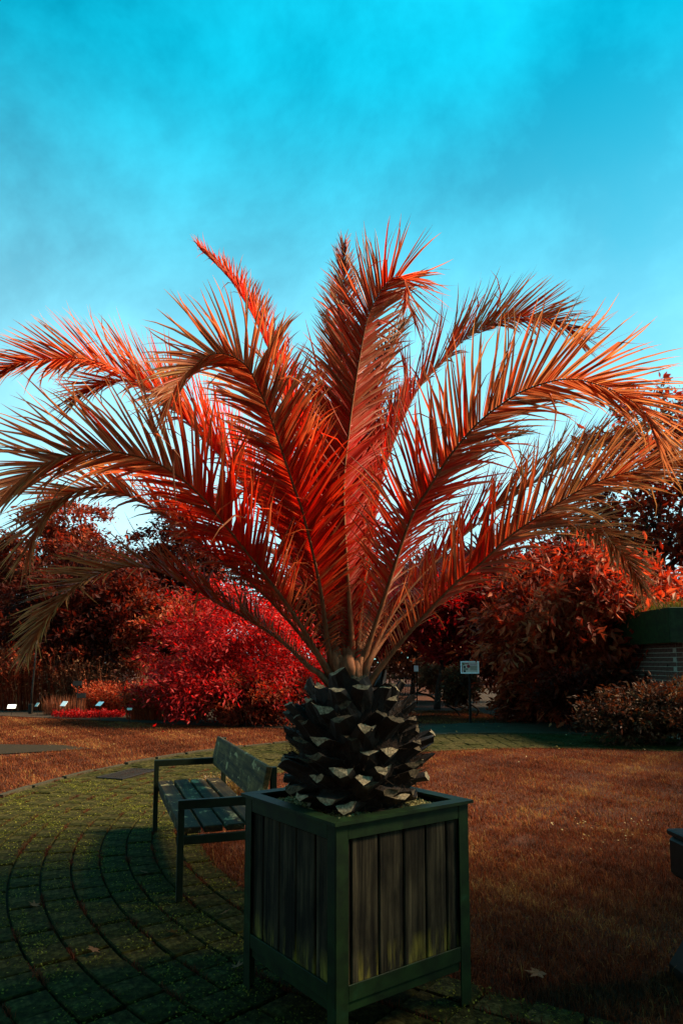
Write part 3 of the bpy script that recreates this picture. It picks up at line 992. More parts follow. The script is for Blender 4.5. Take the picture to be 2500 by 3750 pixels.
allV = np.array([v for _, v, _ in leaf_all])
mid = px_of(allV[:, 7]); tipp = px_of(allV[:, 16]); bas = px_of(allV[:, 1])
seen = (mid[:, 0] > 5) & (mid[:, 0] < 1563)
plen = np.linalg.norm(tipp - bas, axis=1) / allV[:, 7, 1] * seen * (np.array([f for f, _, _ in leaf_all]) < 14)
big = set(np.argsort(-plen)[:300].tolist())
rest, rt = [], []
for i, (fi, V, tv) in enumerate(leaf_all):
    if i in big:
        obj('leaflet', npmesh('leaflet', V - ORG, LF, M['leaflet'], np.clip(tv + TIPT, 0, 1)), frond_objs[fi])
    else:
        rest.append(V - ORG); rt.append(tv)
n = len(rest)
F = (LF[None] + (np.arange(n) * 18)[:, None, None]).reshape(-1, 4)
tag(obj('leaflets', npmesh('leaflets', np.concatenate(rest), F, M['leaflet'], np.clip(np.repeat(rt, 18) + np.tile(TIPT, n), 0, 1)), palm), kind='stuff')

# ------------------------------------------------------------------ bench
BD = math.atan2(.335, .942)                     # direction of the seat's depth
bench = empty('bench', (-1.02, 4.48, 0), BD)    # x: depth to the back, y: along the bench
tag(bench, 'weathered wooden bench with square dark metal arms beside the planter', 'bench')
BL, BW = 1.90, .60
for y0 in (0, BL):
    yy = (y0 - .02, y0 + .02)
    b = MB(); b.box((-.02, yy[0], 0), (.02, yy[1], .565), bev=.003); b.build('front_post', M['bench_metal'], bench)
    b = MB(); b.box((BW - .02, yy[0], 0), (BW + .02, yy[1], .80), bev=.003); b.build('back_post', M['bench_metal'], bench)
    b = MB(); b.box((-.02, yy[0], .566), (BW - .0205, yy[1], .622), bev=.003); b.build('armrest', M['bench_metal'], bench)
    b = MB(); b.box((.0205, yy[0] + .004, .345), (BW - .0205, yy[1] - .004, .398), bev=.003); b.build('side_rail', M['bench_metal'], bench)
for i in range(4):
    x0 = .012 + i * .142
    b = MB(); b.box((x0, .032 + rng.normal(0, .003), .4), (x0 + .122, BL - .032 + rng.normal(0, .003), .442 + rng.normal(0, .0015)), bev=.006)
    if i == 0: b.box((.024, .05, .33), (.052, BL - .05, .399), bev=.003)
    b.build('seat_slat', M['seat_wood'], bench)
b = MB(); b.box((-.020, -.045, -.125), (.020, BL + .045, .125), bev=.006)
o = b.build('backrest', M['bench_wood'], bench)
o.location = (BW - .062, 0, .685); o.rotation_euler = (0, R(12), 0)


# ------------------------------------------------------------------ trees and shrubs
def rot_frames(d):
    a = np.cross(d, np.array([.23, .41, .88])); a /= np.linalg.norm(a, axis=1)[:, None] + 1e-9
    return a, np.cross(d, a)


def leaf_cloud(cent, rads, n, size, upb=.25, droop=.0, aspect=.42, sub=34, sig=.16, hollow=.55, keep=None, tb=0.0, narrow=False):
    """leaves in clumps over ellipsoid lobes; returns vertices (n,4,3) and tint"""
    cent = np.asarray(cent, float); rads = np.asarray(rads, float)
    wgt = (rads[:, 0] * rads[:, 1] * rads[:, 2]) ** (2 / 3)
    wgt /= wgt.sum()
    cl = []
    nc = max(8, int(sub * len(cent)))
    pick = rng.choice(len(cent), nc, p=wgt)
    d = rng.normal(0, 1, (nc, 3)); d /= np.linalg.norm(d, axis=1)[:, None]
    rad = rng.uniform(hollow, 1.0, nc) ** .8 * np.where(rng.random(nc) < .18, rng.uniform(1.0, 1.3, nc), 1.0)
    C = cent[pick] + d * rads[pick] * rad[:, None]
    cs = rads[pick].mean(1) * sig * rng.uniform(.6, 1.5, nc)
    w = cs ** 2; w /= w.sum()
    k = rng.choice(nc, n, p=w)
    ax = d * [1, 1, .5] + rng.normal(0, .5, (nc, 3)) + [0, 0, -.15]
    ax /= np.linalg.norm(ax, axis=1)[:, None]
    off = rng.normal(0, 1, (n, 3)) * [.75, .75, .42] + ax[k] * rng.normal(0, 1.25, n)[:, None]
    P = C[k] + off * cs[k][:, None]
    if keep is not None:
        m = keep(P); P = P[m]; k = k[m]
    n = len(P)
    out = P - cent[pick[k]]
    out /= np.linalg.norm(out, axis=1)[:, None] + 1e-6
    dirv = out * .35 + ax[k] * .55 + rng.normal(0, .65, (n, 3)) + [0, 0, -droop]
    dirv /= np.linalg.norm(dirv, axis=1)[:, None]
    nrm = out * .35 + np.array([0, 0, upb]) + rng.normal(0, .55, (n, 3))
    s = np.cross(dirv, nrm); s /= np.linalg.norm(s, axis=1)[:, None] + 1e-9
    nn = np.cross(s, dirv)
    sz = size * rng.uniform(.45, 1.6, n)[:, None]
    V = np.stack([P, P + dirv * sz * .42 + s * sz * aspect * .5 + nn * sz * .06, P + dirv * sz, P + dirv * sz * .42 - s * sz * aspect * .5 + nn * sz * .06], 1)
    base_t = rng.normal(0, .18, nc)[k]
    tv = np.clip(.45 + tb + base_t + rng.normal(0, .2, n), 0, 1)
    return V, tv, C


def leaf_mesh(name, V, tv, mat):
    n = len(V)
    b_ = np.arange(n)[:, None] * 4
    F = np.concatenate([b_ + [0, 1, 2], b_ + [0, 2, 3]])
    return npmesh(name, V.reshape(-1, 3), F, mat, np.repeat(tv, 4))


def tree(name, label, cat, base, lobes, n, size, mat, trunk_r=.10, trunk_h=None, group=None, sub=34, sig=.16, stems=1, twig_n=60, hollow=.55, droop=0., aspect=.42, keep=None, tb=0., upb=.25):
    base = np.array(base, float)
    t = empty(name, base)
    tag(t, label, cat, group)
    cent = np.array([l[:3] for l in lobes], float)
    rads = np.array([l[3:6] if len(l) > 5 else [l[3]] * 3 for l in lobes], float)
    kf = None
    if keep is not None: kf = lambda P: keep(P + base)
    V, tv, C = leaf_cloud(cent, rads, n, size, sub=sub, sig=sig, hollow=hollow, droop=droop, aspect=aspect, keep=kf, tb=tb, upb=upb)
    V[:, :, 2] = np.maximum(V[:, :, 2], .02)
    zc = cent[:, 2].mean()
    if trunk_h is None: trunk_h = max(.3, (cent[:, 2] - rads[:, 2]).min() + .5 * rads[:, 2].mean())
    b = MB()
    for k in range(stems):
        off = rng.normal(0, .12 if stems > 1 else 0, 2) * (1 if stems > 1 else 0)
        topx = cent[:, 0].mean() * .5 + (rng.normal(0, .5) if stems > 1 else 0)
        topy = cent[:, 1].mean() * .5 + (rng.normal(0, .3) if stems > 1 else 0)
        pth = np.array([(off[0], off[1], -.05), (off[0] * 1.2 + topx * .25, off[1] + topy * .2, trunk_h * .5), (topx, topy, trunk_h)])
        pth, _ = smooth_path(pth, 8)
        b.tube(pth, np.linspace(trunk_r, trunk_r * .62, 8), 8)
        top = pth[-1]
        mine = [i for i in range(len(cent)) if i % stems == k]
        for i in mine:
            m_ = (top + cent[i]) / 2 + rng.normal(0, .08, 3) * rads[i]
            q, _ = smooth_path([top - [0, 0, trunk_r], m_, cent[i]], 7)
            b.tube(q, np.linspace(trunk_r * .55, trunk_r * .16, 7), 6)
    for j in rng.choice(len(C), min(twig_n, len(C)), replace=False):
        i = np.argmin(np.linalg.norm(cent - C[j], axis=1))
        q, _ = smooth_path([cent[i] * .95 + top * .05, (cent[i] + C[j]) / 2 + rng.normal(0, .06, 3), C[j]], 5)
        b.tube(q, np.linspace(trunk_r * .16, trunk_r * .04, 5), 4, cap=False)
    b.build('trunk', M['twig'], t, smooth=True)
    obj('crown', leaf_mesh('crown', V, tv, mat), t)
    return t


def lobes_in(c, r, k, f=.5):
    """k lobes spread inside one ellipsoid"""
    L_ = []
    for i in range(k):
        d = rng.normal(0, 1, 3); d /= np.linalg.norm(d)
        q = rng.uniform(.25, .75) if i else 0
        s_ = f * rng.uniform(.75, 1.25)
        L_.append((c[0] + d[0] * r[0] * q, c[1] + d[1] * r[1] * q, c[2] + d[2] * r[2] * q, r[0] * s_, r[1] * s_, r[2] * s_))
    return L_


# bright red shrub left of the palm
tree('red_shrub', 'bright crimson spreading shrub at the edge of the lawn behind the bench', 'shrub', (-2.9, 17.6, 0),
     [(0.1, 0, 2.1, 1.3, 1.2, 1.1), (-1.1, -.1, 1.8, 1.0, 1.0, .8), (1.1, -.3, 1.7, 1.1, 1.0, .95), (.2, -.5, 1.1, 1.7, 1.1, .8), (-.3, .2, 2.9, .9, .9, .65),
      (1.7, 0, 1.2, .8, .9, .8), (-1.3, -.2, .9, .9, .9, .6), (.9, -.4, .6, 1.0, .8, .5), (-.6, -.6, .45, .9, .6, .4)],
     36000, .105, M['leaf_red'], .06, .5, sub=26, sig=.21, stems=3, droop=.1, aspect=.36, hollow=.75)
tree('dark_red_shrub', 'dark red leafy shrub low beside the crimson shrub, reaching the lawn', 'shrub', (-2.2, 16.6, 0),
     [(0, 0, .55, 1.3, .6, .5), (-.9, .1, .4, .8, .5, .4), (.8, .2, .6, .8, .6, .55)], 9000, .10, M['leaf_rust'], .04, .3, stems=2, sub=40, twig_n=30, aspect=.34)
# left: trees behind the border
tree('tall_tree', 'tall narrow rust coloured tree standing against the sky at the left', 'tree', (-12.0, 29, 0),
     [(0, 0, 7.3, 1.6, 1.6, 1.5), (-.8, 0, 5.9, 1.9, 1.8, 1.5), (1.2, 0, 5.3, 1.6, 1.7, 1.5), (-1.5, .2, 4.2, 1.9, 1.8, 1.4), (1.0, -.2, 3.6, 2.0, 1.8, 1.3), (-.6, -.5, 2.5, 2.4, 1.8, 1.2)],
     42000, .20, M['leaf_rust'], .22, 2.5, sub=50, sig=.15)
tree('far_tree', 'dark maroon tree at the far left edge behind the tall rust tree', 'tree', (-17.5, 33, 0),
     lobes_in((0, 0, 4.0), (3.4, 2.5, 3.4), 8), 22000, .24, M['leaf_dark'], .22, 2.0, sub=45)
tree('dark_tree', 'dark maroon tree with a dense crown above the flower border', 'tree', (-8.3, 23.0, 0),
     [(0, 0, 4.0, 1.7, 1.5, 1.4), (-1.6, 0, 3.0, 1.6, 1.4, 1.2), (1.4, 0, 3.1, 1.5, 1.4, 1.2), (.2, -.4, 2.3, 2.0, 1.3, 1.0), (-2.4, .2, 2.0, 1.3, 1.2, 1.0), (2.5, .2, 2.2, 1.3, 1.2, 1.0)],
     34000, .17, M['leaf_dark'], .14, 1.2, sub=46, sig=.15)
tree('small_tree', 'small tree with layered rust orange sprays beside the crimson shrub', 'tree', (-6.2, 22.4, 0),
     [(0, 0, 2.5, 1.1, 1.0, .45), (.9, -.2, 3.0, 1.0, .9, .45), (-.8, 0, 2.0, 1.0, .9, .4), (1.5, 0, 2.2, .9, .9, .4), (.3, -.4, 1.6, 1.1, .9, .4)],
     15000, .13, M['leaf_orange'], .08, 1.0, sub=40, sig=.15, stems=2)
tree('tall_tree', 'high dark red tree showing between the left fronds, behind the crimson shrub', 'tree', (-8.0, 31, 0),
     [(0, 0, 7.2, 1.3, 1.3, 1.6), (.8, 0, 5.9, 1.7, 1.5, 1.5), (-1.2, 0, 5.2, 1.7, 1.5, 1.4), (2.4, 0, 5.2, 1.6, 1.5, 1.4), (0, 0, 3.8, 2.6, 1.6, 1.3)],
     30000, .2, M['leaf_dark'], .2, 2.8, sub=46, tb=.1)
tree('tall_tree', 'spreading dark red tree hidden behind the palm, right of the crimson shrub', 'tree', (-1.0, 31, 0),
     lobes_in((0, 0, 4.4), (4.2, 2.2, 2.4), 10, .45), 30000, .2, M['leaf_rust'], .2, 2.4, sub=44)
# centre right, behind the trunk
tree('red_maple', 'red maple spreading its low branches above the path right of the trunk', 'tree', (3.1, 22.5, 0),
     [(0, 0, 3.3, 1.5, 1.3, .9), (-1.3, 0, 2.8, 1.2, 1.2, .7), (1.4, -.2, 2.9, 1.3, 1.2, .8), (.4, -.4, 2.2, 1.5, 1.1, .5), (2.4, 0, 2.3, 1.1, 1.0, .7), (.2, 0, 4.2, 1.3, 1.2, .7)],
     30000, .15, M['leaf_red'], .12, 1.5, sub=46, sig=.15, tb=-.15)
tree('pale_tree', 'pale dusty pink tree in the sun far behind the fence', 'tree', (3.4, 33, 0),
     lobes_in((0, 0, 2.6), (4.2, 1.8, 1.9), 9, .45), 26000, .2, M['leaf_pink'], .14, 1.0, sub=44)
tree('pale_shrub', 'pale pinkish shrub standing just right of the iron fence', 'shrub', (3.9, 27, 0),
     lobes_in((0, 0, .75), (1.1, .8, .7), 5), 7000, .12, M['leaf_pink'], .05, .3, stems=2, twig_n=20, tb=.1)
# right side
tree('large_leaved_shrub', 'large leaved russet shrub hanging over the lawn at the right', 'shrub', (5.5, 16.2, 0),
     [tuple(1.16 * v for v in l) for l in [(0, -.2, 2.9, 1.2, 1.0, .75), (-.9, 0, 2.4, .9, .9, .7), (.9, -.3, 2.5, 1.0, .9, .75), (-1.2, -.1, 1.75, .8, .8, .5), (-.1, -.5, 1.9, 1.0, .8, .6), (1.1, -.5, 1.7, .9, .8, .6),
                                           (.2, 0, 3.3, .9, .9, .5), (1.6, -.1, 2.6, .7, .8, .7), (.3, .3, 1.0, 1.6, .9, .9), (1.5, .2, 1.2, 1.0, .8, .8)]],
     22000, .20, M['leaf_orange'], .06, .9, sub=26, sig=.2, stems=4, droop=.35, aspect=.34)
tree('low_shrub', 'low dull red shrub at the foot of the information board', 'shrub', (3.4, 19.3, 0),
     lobes_in((0, 0, .62), (.95, .6, .6), 5), 7000, .10, M['leaf_brown'], .03, .3, stems=3, twig_n=20, tb=.1)
tree('low_shrub', 'low russet shrub under the large leaved shrub by the path end', 'shrub', (4.9, 18.0, 0),
     lobes_in((0, 0, .9), (1.5, .8, .9), 7), 15000, .12, M['leaf_rust'], .03, .3, stems=3, twig_n=20)
tree('low_shrub', 'dark shrub in the shade below the large leaved shrub at the lawn edge', 'shrub', (5.6, 15.2, 0),
     lobes_in((0, 0, .7), (1.5, .8, .75), 7), 15000, .10, M['leaf_dark'], .03, .3, stems=3, twig_n=20)
tree('brown_hedge', 'rounded brown hedge bush in front of the brick shed', 'shrub', (5.9, 12.7, 0),
     lobes_in((0, 0, .62), (1.5, .65, .62), 8, .5), 20000, .075, M['leaf_brown'], .03, .3, stems=4, twig_n=30, sub=60)
tree('tall_tree', 'tall open tree with leaf tufts against the sky at the right edge', 'tree', (8.75, 18.5, 0),
     [(0, 0, 8.2, 1.3, 1.2, 1.1), (-1.2, 0, 6.9, 1.2, 1.2, .9), (.9, 0, 6.6, 1.5, 1.3, 1.1), (-2.0, .2, 5.6, 1.1, 1.0, .7), (-.2, 0, 5.3, 1.6, 1.3, 1.0), (1.8, 0, 4.9, 1.6, 1.3, 1.1), (-1.5, 0, 4.4, 1.4, 1.2, .9)],
     17000, .18, M['leaf_rust'], .13, 4.0, sub=46, sig=.13, twig_n=220)
tree('dark_tree', 'dark maroon tree filling the space behind the large leaved shrub', 'tree', (8.0, 22, 0),
     [(0, 0, 4.2, 2.0, 1.6, 1.3), (-2.2, 0, 3.3, 1.7, 1.4, 1.2), (1.9, 0, 3.2, 1.7, 1.4, 1.2), (-.4, -.5, 2.4, 2.2, 1.3, 1.1), (2.8, 0, 2.2, 1.7, 1.3, 1.2), (-2.8, 0, 2.0, 1.5, 1.2, 1.0)],
     36000, .17, M['leaf_dark'], .16, 1.4, sub=48)
tree('dark_tree', 'dark red tree to the right of the maple, behind the information board', 'tree', (6.2, 26, 0),
     lobes_in((0, 0, 3.9), (3.6, 1.8, 2.4), 9, .45), 32000, .19, M['leaf_dark'], .16, 1.4, sub=46, tb=.12)
# unseen trees added to shade the foreground and block sky light: one to the right, others behind the viewer
def over(g, z):                                 # where the sun's ray to the ground point g passes height z
    q = z / sv.z
    return (g[0] + sv.x * q, g[1] + sv.y * q, z)


def shade_tree(label, ground, z, r_, rz, n, h, tr):  # added leaf lobes, set on sun rays to darken chosen ground points
    L_ = [over(g, z + rng.uniform(-.5, .5)) for g in ground]
    bx, by = np.mean([l[0] for l in L_]) + .8, np.mean([l[1] for l in L_])
    tree('added_shade_tree', label, 'tree', (bx, by, 0), [(l[0] - bx, l[1] - by, l[2], r_, r_, rz) for l in L_], n, .2, M['leaf_dark'], tr, h, sub=46, sig=.26, hollow=.1, twig_n=80)


shade_tree('dense unseen tree added right of the lawn, shading the grass beside the planter',
           [(-.45, 3.3), (-.2, 3.05), (.2, 2.85), (.5, 3.2), (.9, 2.6), (1.5, 3.3), (2.3, 3.5), (2.0, 4.5), (3.0, 4.4), (3.4, 5.2), (1.4, 2.3), (2.9, 3.4), (-1.5, 4.3), (-1.1, 4.6), (-2.1, 4.6), (-1.6, 4.9), (-2.6, 4.2), (-1.9, 5.3), (-2.2, 5.7), (-2.7, 5.1)], 7.2, .72, .48, 14500, 5.0, .2)
shade_tree('second unseen tree added right of the lawn, shading the hedge',
           [(4.5, 5.6), (4.6, 7.2), (5.4, 8.2), (5.8, 9.5), (6.1, 11.0), (6.3, 12.4), (5.3, 6.8), (7.0, 12.6), (6.6, 10.2)], 7.6, 1.0, .6, 9000, 5.4, .2)
for k, (x_, y_, lab) in enumerate(((-5.0, -2.6, 'broad shade tree added behind the viewer to the left'), (5.0, -6.2, 'broad shade tree added behind the viewer to the right'), (-.2, -5.0, 'broad shade tree added straight behind the viewer'))):
    tree('added_shade_tree', lab, 'tree', (x_, y_, 0), lobes_in((0, 0, 4.6), (4.2, 2.8, 3.4), 12, .5), 34000, .40, M['leaf_dark'], .25, 3.0, sub=50, sig=.22, hollow=.1, keep=lambda P: (P[:, 1] < -.4) | (P[:, 2] > 4.5))


# ------------------------------------------------------------------ flower border at the left
def clump(name, label, cat, loc, n, h, spread, mat, width=.008, lean=.35, flat=.5, group=None, tb=0., leafy=0, ls=.06):
    t = empty(name, loc); tag(t, label, cat, group)
    a_ = rng.uniform(0, 6.283, n); q = np.sqrt(rng.random(n)) * spread
    P = np.c_[np.cos(a_) * q, np.sin(a_) * q * flat, np.zeros(n)]
    ln = h * rng.uniform(.5, 1.1, n)
    az = a_ + rng.normal(0, .8, n); le = np.abs(rng.normal(lean, lean * .5, n))
    d = np.c_[np.cos(az), np.sin(az), np.zeros(n)]; up = np.array([0, 0, 1.])
    fa = rng.uniform(0, 6.283, n)
    s = np.c_[np.cos(fa), np.sin(fa), np.zeros(n)] * (width * rng.uniform(.6, 1.3, n))[:, None]
    p1 = P + (up * np.cos(le * .5)[:, None] + d * np.sin(le * .5)[:, None]) * (ln * .55)[:, None]
    p2 = p1 + (up * np.cos(le * 1.3)[:, None] + d * np.sin(le * 1.3)[:, None]) * (ln * .45)[:, None]
    V = np.stack([P - s, P + s, p1 + s * .8, p1 - s * .8, p2], 1).reshape(-1, 3)
    b_ = np.arange(n)[:, None] * 5
    F = np.concatenate([b_ + [0, 1, 2], b_ + [0, 2, 3], b_ + [3, 2, 4]])
    tv = np.clip(.45 + tb + rng.normal(0, .22, n), 0, 1)
    obj('stems', npmesh('stems', V, F, mat, np.repeat(tv, 5)), t)
    if leafy:
        k = rng.integers(0, n, leafy); u_ = rng.uniform(.35, 1, leafy)[:, None]
        base = np.where(u_ < .55, P[k] + (p1[k] - P[k]) * u_ / .55, p1[k] + (p2[k] - p1[k]) * (u_ - .55) / .45)
        dv = rng.normal(0, 1, (leafy, 3)); dv /= np.linalg.norm(dv, axis=1)[:, None]
        ss = np.cross(dv, rng.normal(0, 1, (leafy, 3))); ss /= np.linalg.norm(ss, axis=1)[:, None]
        z_ = ls * rng.uniform(.6, 1.3, leafy)[:, None]
        LV = np.stack([base, base + dv * z_ * .45 + ss * z_ * .2, base + dv * z_, base + dv * z_ * .45 - ss * z_ * .2], 1)
        LV[:, :, 2] = np.maximum(LV[:, :, 2], .01)
        obj('foliage', leaf_mesh('foliage', LV, np.clip(.5 + tb + rng.normal(0, .25, leafy), 0, 1), mat), t)
    return t


clump('tall_perennial', 'tall hazy rust perennial at the left end of the border', 'plant', (-9.5, 22.0, 0), 900, 2.1, 1.7, M['leaf_orange'], .010, .25, .45, leafy=9000, ls=.10)
clump('tall_perennial', 'feathery brown perennial behind the dark pole', 'plant', (-7.9, 21.6, 0), 700, 1.7, 1.2, M['leaf_pink'], .010, .25, .45, tb=-.1, leafy=6000, ls=.09)
clump('red_perennial', 'low bright red perennial drift in the middle of the border', 'plant', (-6.4, 20.6, 0), 800, .95, 1.2, M['leaf_orange'], .009, .4, .4, leafy=8000, ls=.08)
clump('red_perennial', 'orange red feathery perennial next to the crimson shrub', 'plant', (-4.6, 18.3, 0), 900, 1.0, 1.1, M['leaf_orange'], .008, .45, .4, leafy=9000, ls=.08)
clump('grass_clump', 'upright dry grass clump at the front of the border', 'grass', (-7.9, 19.8, 0), 420, .6, .6, M['leaf_pink'], .006, .2, .4, tb=-.2)
clump('grass_clump', 'tall thin reddish grass clump behind the red perennials', 'grass', (-5.2, 20.0, 0), 420, 1.5, .7, M['leaf_pink'], .006, .12, .4)
clump('red_perennial', 'low red groundcover plant by the slanted plant labels', 'plant', (-6.9, 19.0, 0), 500, .22, 1.0, M['leaf_red'], .008, .8, .35, leafy=3000, ls=.06, tb=-.1)
clump('sedum_plant', 'small yellow tipped plant growing beyond the bench', 'plant', (-1.25, 8.0, 0), 420, .26, .34, M['leaf_yellow'], .003, .35, .6, tb=-.1, leafy=2600, ls=.022)


# ------------------------------------------------------------------ labels, signs, pole
def plant_label(loc, h, tilt, rz, lab, w=.17, hh=.11, mat='white', grp=None):
    t = empty('plant_label', loc, rz); tag(t, lab, 'plant label', grp)
    b = MB(); b.box((-.006, -.004, -.02), (.006, .004, h), bev=.001); b.build('stake', M['dark_metal'], t)
    b = MB(); b.box((-w / 2, -.003, -hh / 2), (w / 2, .003, hh / 2), bev=.001)
    o = b.build('plate', M[mat], t); o.location = (0, -.012, h + .02); o.rotation_euler = (tilt, 0, 0)
    return t


gl = None
plant_label((at(27, 1640, 19.6)[0], 19.6, 0), .22, R(-50), .25, 'white plant label farthest from the crimson shrub, on a short stake', .22, .16)
plant_label((at(86, 1640, 19.8)[0], 19.8, 0), .26, R(-35), -.7, 'weathered pale plant label among the dry grass', .16, .12, 'board_white')
plant_label((at(147, 1650, 18.6)[0], 18.6, 0), .36, R(-40), -.5, 'white slanted plant label before the red groundcover', .19, .16)
plant_label((at(229, 1655, 17.9)[0], 17.9, 0), .40, R(-52), -.5, 'white slanted plant label on a thin stake in front of the feathery perennial', .19, .16)
plant_label((at(297, 1660, 17.4)[0], 17.4, 0), .30, R(-50), .3, 'small grey plant label in the shade of the crimson shrub', .12, .08, 'board_white')
for (x_, Y_, top, lab) in ((176, 18.9, 1572, 'dark board on a slim stake in the flower border, the taller of two'), (186, 18.9, 1600, 'shorter dark board on a stake beside the taller one')):
    bp = at(x_, 1640, Y_); tp = at(x_, top, Y_)
    t = empty('name_board', (bp[0], Y_, 0), .1); tag(t, lab, 'plant label')
    b = MB(); b.box((-.012, -.006, -.02), (.012, .006, tp[2]), bev=.002); b.build('stake', M['twig'], t)
    b = MB(); b.box((-.12, -.004, -.07), (.12, .004, .07), bev=.002); o = b.build('plate', M['dark_metal'], t); o.location = (0, -.016, tp[2] + .03); o.rotation_euler = (R(-20), 0, 0)
b0 = at(71, 1640, 20.2)
t = empty('garden_pole', (b0[0], 20.2, 0)); tag(t, 'thin dark leaning pole standing among the tall perennials', 'pole')
b = MB(); b.tube([(0, 0, -.05), (.02, 0, .7), (.06, .0, 1.5), (.09, 0, 2.25)], [.035, .028, .024, .02], 7); b.build('shaft', M['dark_metal'], t, smooth=True)
b = MB(); b.box((-.06, -.05, .0), (.05, .05, .28), bev=.01); b.build('sleeve', M['dark_metal'], t)

# information board by the path
SY = 17.2
tl, br = at(1058, 1520, SY), at(1098, 1546, SY)
sw, shh = br[0] - tl[0], tl[2] - br[2]
cxs, czs = (tl[0] + br[0]) / 2, (tl[2] + br[2]) / 2
ib = empty('information_board', (cxs, SY, 0)); tag(ib, 'white framed information board on a grey post beside the path', 'sign')
b = MB(); b.box((-.028, .022, -.1), (.028, .07, czs + .1), bev=.004); b.build('post', M['dark_metal'], ib)
b = MB(); b.box((-sw / 2, -.012, czs - shh / 2), (sw / 2, .021, czs + shh / 2), bev=.003); b.build('panel', M['board_white'], ib)
b = MB(); e = .014
for (x0, x1, z0, z1) in ((-sw / 2 - e, sw / 2 + e, shh / 2 - e, shh / 2 + e), (-sw / 2 - e, sw / 2 + e, -shh / 2 - e, -shh / 2 + e), (-sw / 2 - e, -sw / 2 + e, -shh / 2 + e, shh / 2 - e), (sw / 2 - e, sw / 2 + e, -shh / 2 + e, shh / 2 - e)):
    b.box((x0, -.026, czs + z0), (x1, -.0125, czs + z1), bev=.002)
b.build('frame', M['white'], ib)


def pr(name, u0, u1, v0, v1, mat, par=ib, y=-.0145):
    b = MB(); x0, x1 = (u0 - .5) * sw, (u1 - .5) * sw
    b.box((x0, y, czs + (.5 - v1) * shh), (x1, -.0122, czs + (.5 - v0) * shh)); return b.build(name, M[mat], par)


pr('title', .22, .45, .13, .22, 'ink_red'); pr('heading_block', .52, .90, .16, .30, 'ink_pink')
pr('photo', .13, .26, .38, .54, 'ink_black'); pr('photo', .14, .40, .57, .72, 'ink_grey'); pr('photo', .14, .26, .75, .92, 'ink_black')
pr('side_band', .045, .085, .30, .94, 'ink_red')
for k in range(9):
    pr('text_line', .51, .93 - .05 * (k % 3 == 2), .36 + k * .044, .36 + k * .044 + .026, 'ink_grey')
for (u_, v_, r_, mt, nm) in ((.42, .40, .042, 'ink_red', 'roundel'), (.13, .19, .034, 'ink_olive', 'emblem')):
    b = MB(); ring = [((u_ - .5) * sw + r_ * math.cos(q * math.pi / 8), -.0150, czs + (.5 - v_) * shh + r_ * math.sin(q * math.pi / 8)) for q in range(16)]
    b.add(ring + [(x, -.0122, z) for x, _, z in ring], [tuple(range(16))] + [(q, (q + 1) % 16, 16 + (q + 1) % 16, 16 + q) for q in range(16)])
    b.build(nm, M[mt], ib)

# iron fence and a notice post far behind the trunk
fx0, fx1 = at(905, 1600, 26)[0], at(951, 1600, 26)[0]
fe = empty('iron_fence', (fx0, 26, 0)); tag(fe, 'black iron railing seen just right of the palm trunk', 'fence')
w_ = fx1 - fx0
for z_ in (.12, .86): 
    b = MB(); b.box((0, -.02, z_), (w_, .02, z_ + .04)); b.build('rail', M['dark_metal'], fe)
nb = 13
for k in range(nb + 1):
    b = MB(); b.box((k * w_ / nb - .011, -.011, -.03), (k * w_ / nb + .011, .011, .96 if k % nb else 1.08)); b.build('bar', M['dark_metal'], fe)
q = at(957, 1600, 25)
t = empty('notice_post', (q[0], 25, 0)); tag(t, 'thin dark post with a small white notice behind the palm trunk', 'sign')
b = MB(); b.box((-.02, -.02, -.05), (.02, .02, 1.9)); b.build('post', M['dark_metal'], t)
b = MB(); b.box((-.10, -.03, 1.15), (.06, -.021, 1.36)); b.build('notice', M['white'], t)

# drain grate in the paving
q = (-2.85, 9.35)
t = empty('drain_grate', (q[0], q[1], .010), math.atan2(q[1] - CY, q[0] - CX)); tag(t, 'dark slotted drain grate set in the paving near the kerb', 'drain')
b = MB(); b.box((-.20, -.40, -.06), (.20, .40, -.03)); b.build('pit', M['bed'], t)
for (x0, x1, y0, y1) in ((-.20, -.17, -.4, .4), (.17, .20, -.4, .4), (-.169, .169, -.4, -.37), (-.169, .169, .37, .4)):
    b = MB(); b.box((x0, y0, -.029), (x1, y1, .010), bev=.003); b.build('frame', M['dark_metal'], t)
for k in range(7):
    b = MB(); x0 = -.145 + k * .045; b.box((x0, -.369, -.029), (x0 + .013, .369, .008), bev=.002); b.build('bar', M['dark_metal'], t)

# litter bin at the right edge
t = empty('litter_bin', (1.79, 3.34, 0), R(4)); tag(t, 'dark litter bin on a flared foot at the edge of the lawn', 'bin')
b = MB(); b.box((-.19, -.13, .47), (.19, .13, .66), bev=.02); b.build('body', M['dark_metal'], t)
b = MB(); b.box((-.192, -.132, .661), (.192, .132, .688), bev=.006); b.build('lid', M['dark_metal'], t)
b = MB(); b.box((-.055, -.045, .10), (.055, .045, .469), bev=.006); b.build('stem', M['dark_metal'], t)
b = MB()
V = []
for (hw, z) in ((.20, -.02), (.195, .05), (.14, .18), (.07, .32)):
    V += [(-hw, -hw * .8, z), (hw, -hw * .8, z), (hw, hw * .8, z), (-hw, hw * .8, z)]
F = [(i * 4 + k, i * 4 + (k + 1) % 4, (i + 1) * 4 + (k + 1) % 4, (i + 1) * 4 + k) for i in range(3) for k in range(4)] + [(0, 1, 2, 3), (12, 13, 14, 15)]
b.add(V, F); b.build('foot', M['dark_metal'], t)

